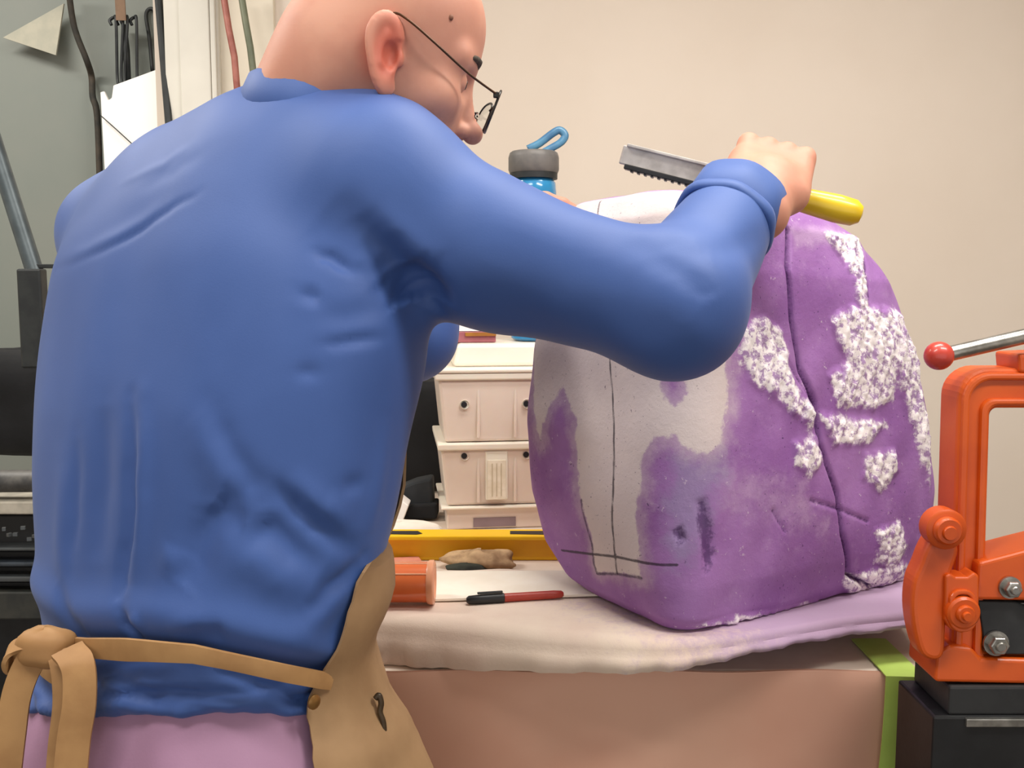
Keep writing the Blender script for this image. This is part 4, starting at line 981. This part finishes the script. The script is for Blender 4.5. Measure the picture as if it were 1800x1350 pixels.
# ---- trousers, shoes
hipR, hipL = [np.array([*(np.array([np.interp(.86, tz, tcx), np.interp(.86, tz, tcy)])+s*.092*LX[:2]), .84]) for s in (-1, 1)]
def trouser_sdf(p):
    d = torso(p, zhem+.03, .80, -.008); d = smax(d, .78-p[:, 2], .08)
    for h_ in (hipR, hipL):
        kx = h_+FX*.03; knee = np.array([kx[0], kx[1], .48]); ank = np.array([h_[0], h_[1], .075])
        c = smin(cap(p, h_, knee, .108, .078), cap(p, knee, ank, .078, .066), .03); d = smin(d, c, .04)
    return smax(d, .045-p[:, 2], .01)
tv, tq = sdf_mesh(trouser_sdf, (-.66, .70, .02), (.12, 1.32, zhem+.05), .008)
tv = smooth_mesh(tv, tq, 2); tn = vnormals(tv, tq); tv = tv+tn*(.0035*fbm(tv*np.array([1.6, 1.6, .35]), 8, 2))[:, None]
mk('trousers', (tv, tq), M('mauve_cloth', (176, 136, 166), (164, 124, 154), rough=.8, sc=5, bump=.15, bsc=300), man, smooth=True, label='mauve trousers')
for h_ in (hipR, hipL):
    def shoe(p, h_=h_):
        a = np.array([h_[0], h_[1], .05])-FX*.04; b = a+FX*.19
        d = smin(cap(p, a, b, .045, .040), cap(p, a+FX*.03, a+np.array([0, 0, .07]), .045, .045), .03); return smax(d, .001-p[:, 2], .006)
    a_, b_ = sdf_mesh(shoe, (h_[0]-.2, h_[1]-.16, -.01), (h_[0]+.26, h_[1]+.30, .2), .009); mk('shoe', (a_, b_), m_black, man, smooth=True)

# ---- apron: panel wrapped round the front, waist strap, knot and ties
m_tan = M('tan_leather', (170, 136, 98), (152, 118, 82), rough=.7, sc=10, bump=.2, bsc=90, bd=.0015)
m_tan2 = M('tan_leather_strap', (184, 142, 92), (164, 122, 76), rough=.65, sc=14, bump=.2, bsc=110)
edge_px = [(640, 985), (628, 1050), (604, 1120), (578, 1196), (592, 1262), (618, 1310), (645, 1352), (655, 1420), (655, 1560)]
offs = [(940, .004), (985, .007), (1050, .018), (1120, .022), (1196, .034), (1262, .042), (1310, .058), (1352, .064), (1420, .066), (1560, .066)]
V, Fa = [], []; na = 40
zz = []
rowpy = np.concatenate([np.linspace(800, 985, 6)[:-1], np.linspace(985, 1352, 24), np.linspace(1370, 1900, 14)])
for py in rowpy:
    px = np.interp(py, [e[1] for e in edge_px], [e[0] for e in edge_px]); off = np.interp(py, [o[0] for o in offs], [o[1] for o in offs])
    z = W(px, py, .95)[2]; thr = th_at(px, z, off)
    if py < 985: thr = -1.15+(.0)*py
    thl = 1.25 if py > 985 else 1.0
    for i in range(na+1):
        u = i/na; th = thr+(thl-thr)*u
        o2_ = off*(.35+.65*math.sin(min(1, u*3.0)*math.pi/2)) if u < .34 else off
        o2_ = (.006+(off-.004)*min(1, u*4.5)**.8)*(1-.72*min(1, max(0, (u-.42)/.2))) if py > 1000 else off
        V.append(ringpt(th, z, o2_+.003*math.sin(py*.03+u*9)))
V = np.array(V); nr = len(rowpy); k = len(V)
for j in range(nr-1):
    for i in range(na): a = j*(na+1)+i; Fa.append((a, a+1, a+na+2, a+na+1))
Fq = np.array(Fa); nA = -vnormals(V, Fq); cen_ = V.mean(0)
if ((V-cen_)*nA).sum() < 0: nA = -nA
V2 = np.concatenate([V, V+nA*.003]); Fa = [tuple(q) for q in Fq]+[tuple(k+t_ for t_ in q[::-1]) for q in Fq]
bd_ = [i for i in range(na+1)]+[j*(na+1)+na for j in range(1, nr)]+[(nr-1)*(na+1)+i for i in range(na-1, -1, -1)]+[j*(na+1) for j in range(nr-2, 0, -1)]
Fa += [(bd_[i], bd_[(i+1) % len(bd_)], k+bd_[(i+1) % len(bd_)], k+bd_[i]) for i in range(len(bd_))]
apron = mk('apron', (V2, Fa), m_tan, man, smooth='auto', label='tan leather work apron tied behind the back')
# strap round the back
mk('waist_strap', ribbon(sp, sides, np.interp(np.linspace(0, 1, 26), (0, .3, .65, 1), (.016, .015, .021, .017)), .004), m_tan2, apron, smooth='auto')
sp2 = [ringpt(th, knot_z+.0, .008) for th in np.linspace(thk, -math.pi*2+1.25, 16)]
mk('waist_strap', ribbon(sp2, (0, 0, 1), .018, .004), m_tan2, apron, smooth='auto')
mk('strap_rivet', lathe([(.001, -.001), (.007, 0), (.007, .002), (.004, .004)], ringpt(thr+.03, zr_, .016), ringpt(thr, zr_, .05)-ringpt(thr, zr_, .0), 16), M('brass', (150, 110, 60), rough=.35, metal=.6), apron, smooth='auto')
kc = sp[-1]+nrm(ringpt(thk, knot_z, .05)-ringpt(thk, knot_z, 0))*.012+np.array([-.012, 0, .002])
mk('knot', lump(kc, (.028, .020, .019), 34, .07, p=2.6), m_tan2, apron, smooth=True)
def tie(pts, w): 
    P = spline([W(*q) for q in pts], 6); mk('tie_end', ribbon(P, (1, .15, 0), w, .004), m_tan2, apron, smooth='auto')
kd = proj(kc)[2]-.012
tie([(78, 1138, kd), (52, 1165, kd), (30, 1220, kd), (20, 1290, kd), (10, 1380, kd), (5, 1460, kd)], .026)
tie([(100, 1145, kd), (108, 1185, kd-.008), (110, 1240, kd-.01), (102, 1310, kd-.01), (96, 1390, kd-.01), (94, 1450, kd-.01)], .017)
tie([(118, 1142, kd-.005), (138, 1172, kd-.02), (140, 1235, kd-.024), (130, 1300, kd-.024), (122, 1390, kd-.024), (118, 1470, kd-.024)], .029)
mk('tie_loop', ribbon(spline([W(84, 1136, kd), W(50, 1130, kd), W(22, 1140, kd), W(12, 1160, kd), W(24, 1172, kd+.01), W(60, 1150, kd+.01)], 6), (0, .8, .6), .016, .004), m_tan2, apron, smooth='auto')
hkp = [(660, 1228), (666, 1222), (670, 1236), (668, 1252), (674, 1272), (675, 1310), (672, 1340)]
mk('cord_clip', tube(spline([W(x, y, .955) for x, y in hkp], 5), .003, 8), M('dark_brass', (84, 66, 44), (60, 48, 34), rough=.4, metal=.3), apron, smooth=True)

# ---- rasp held in the right hand
rasp = thing('rasp', RA, 'yellow-handled metal rasp held over the purple block', 'rasp')
Lh = np.linalg.norm(RB-RA)
mk('handle', lathe([(.002, 0), (.010, .002), (.0155, .010), (.0168, .03), (.0150, .06), (.0128, .09), (.0135, .115), (.0115, .135), (.008, .140)], RA, ra, 28), M('yellow_handle', (232, 200, 40), (224, 186, 30), rough=.35, sc=8, bump=.02, coat=.3), rasp, smooth='auto')
mk('ferrule', lathe([(.0095, .134), (.0095, .150), (.007, .152)], RA, ra, 20), m_steel, rasp, smooth='auto')
rs_ = nrm(np.cross(ra, [0, 0, 1])); ru = np.cross(rs_, ra)
def rp(l, s_, u_): return RA+ra*l+rs_*s_+ru*u_
m_blade = M('blade_steel', (214, 208, 202), (190, 184, 178), rough=.35, metal=.35, sc=50)
bl = mk('blade', prism([rp(.140, s_, u_) for s_, u_ in ((-.004, -.011), (.004, -.011), (.004, .012), (-.004, .012))], ra*(Lh-.140)), m_blade, rasp, bevel=.0015)
mk('blade_spine', prism([rp(.15, s_, u_) for s_, u_ in ((-.012, .010), (.012, .010), (.012, .014), (-.012, .014))], ra*(Lh-.155)), m_blade, bl, bevel=.001)
mk('cutting_edge', prism([rp(.15, s_, u_) for s_, u_ in ((-.008, -.016), (.008, -.016), (.008, -.010), (-.008, -.010))], ra*(Lh-.158)), m_dplate, bl, bevel=.001)
for i in range(14): mk('tooth', box(rp(.165+i*.0085, 0, -.0168), (.003, .014, .002), rot=np.stack([ra, rs_, ru], 1)), m_dplate, bl)
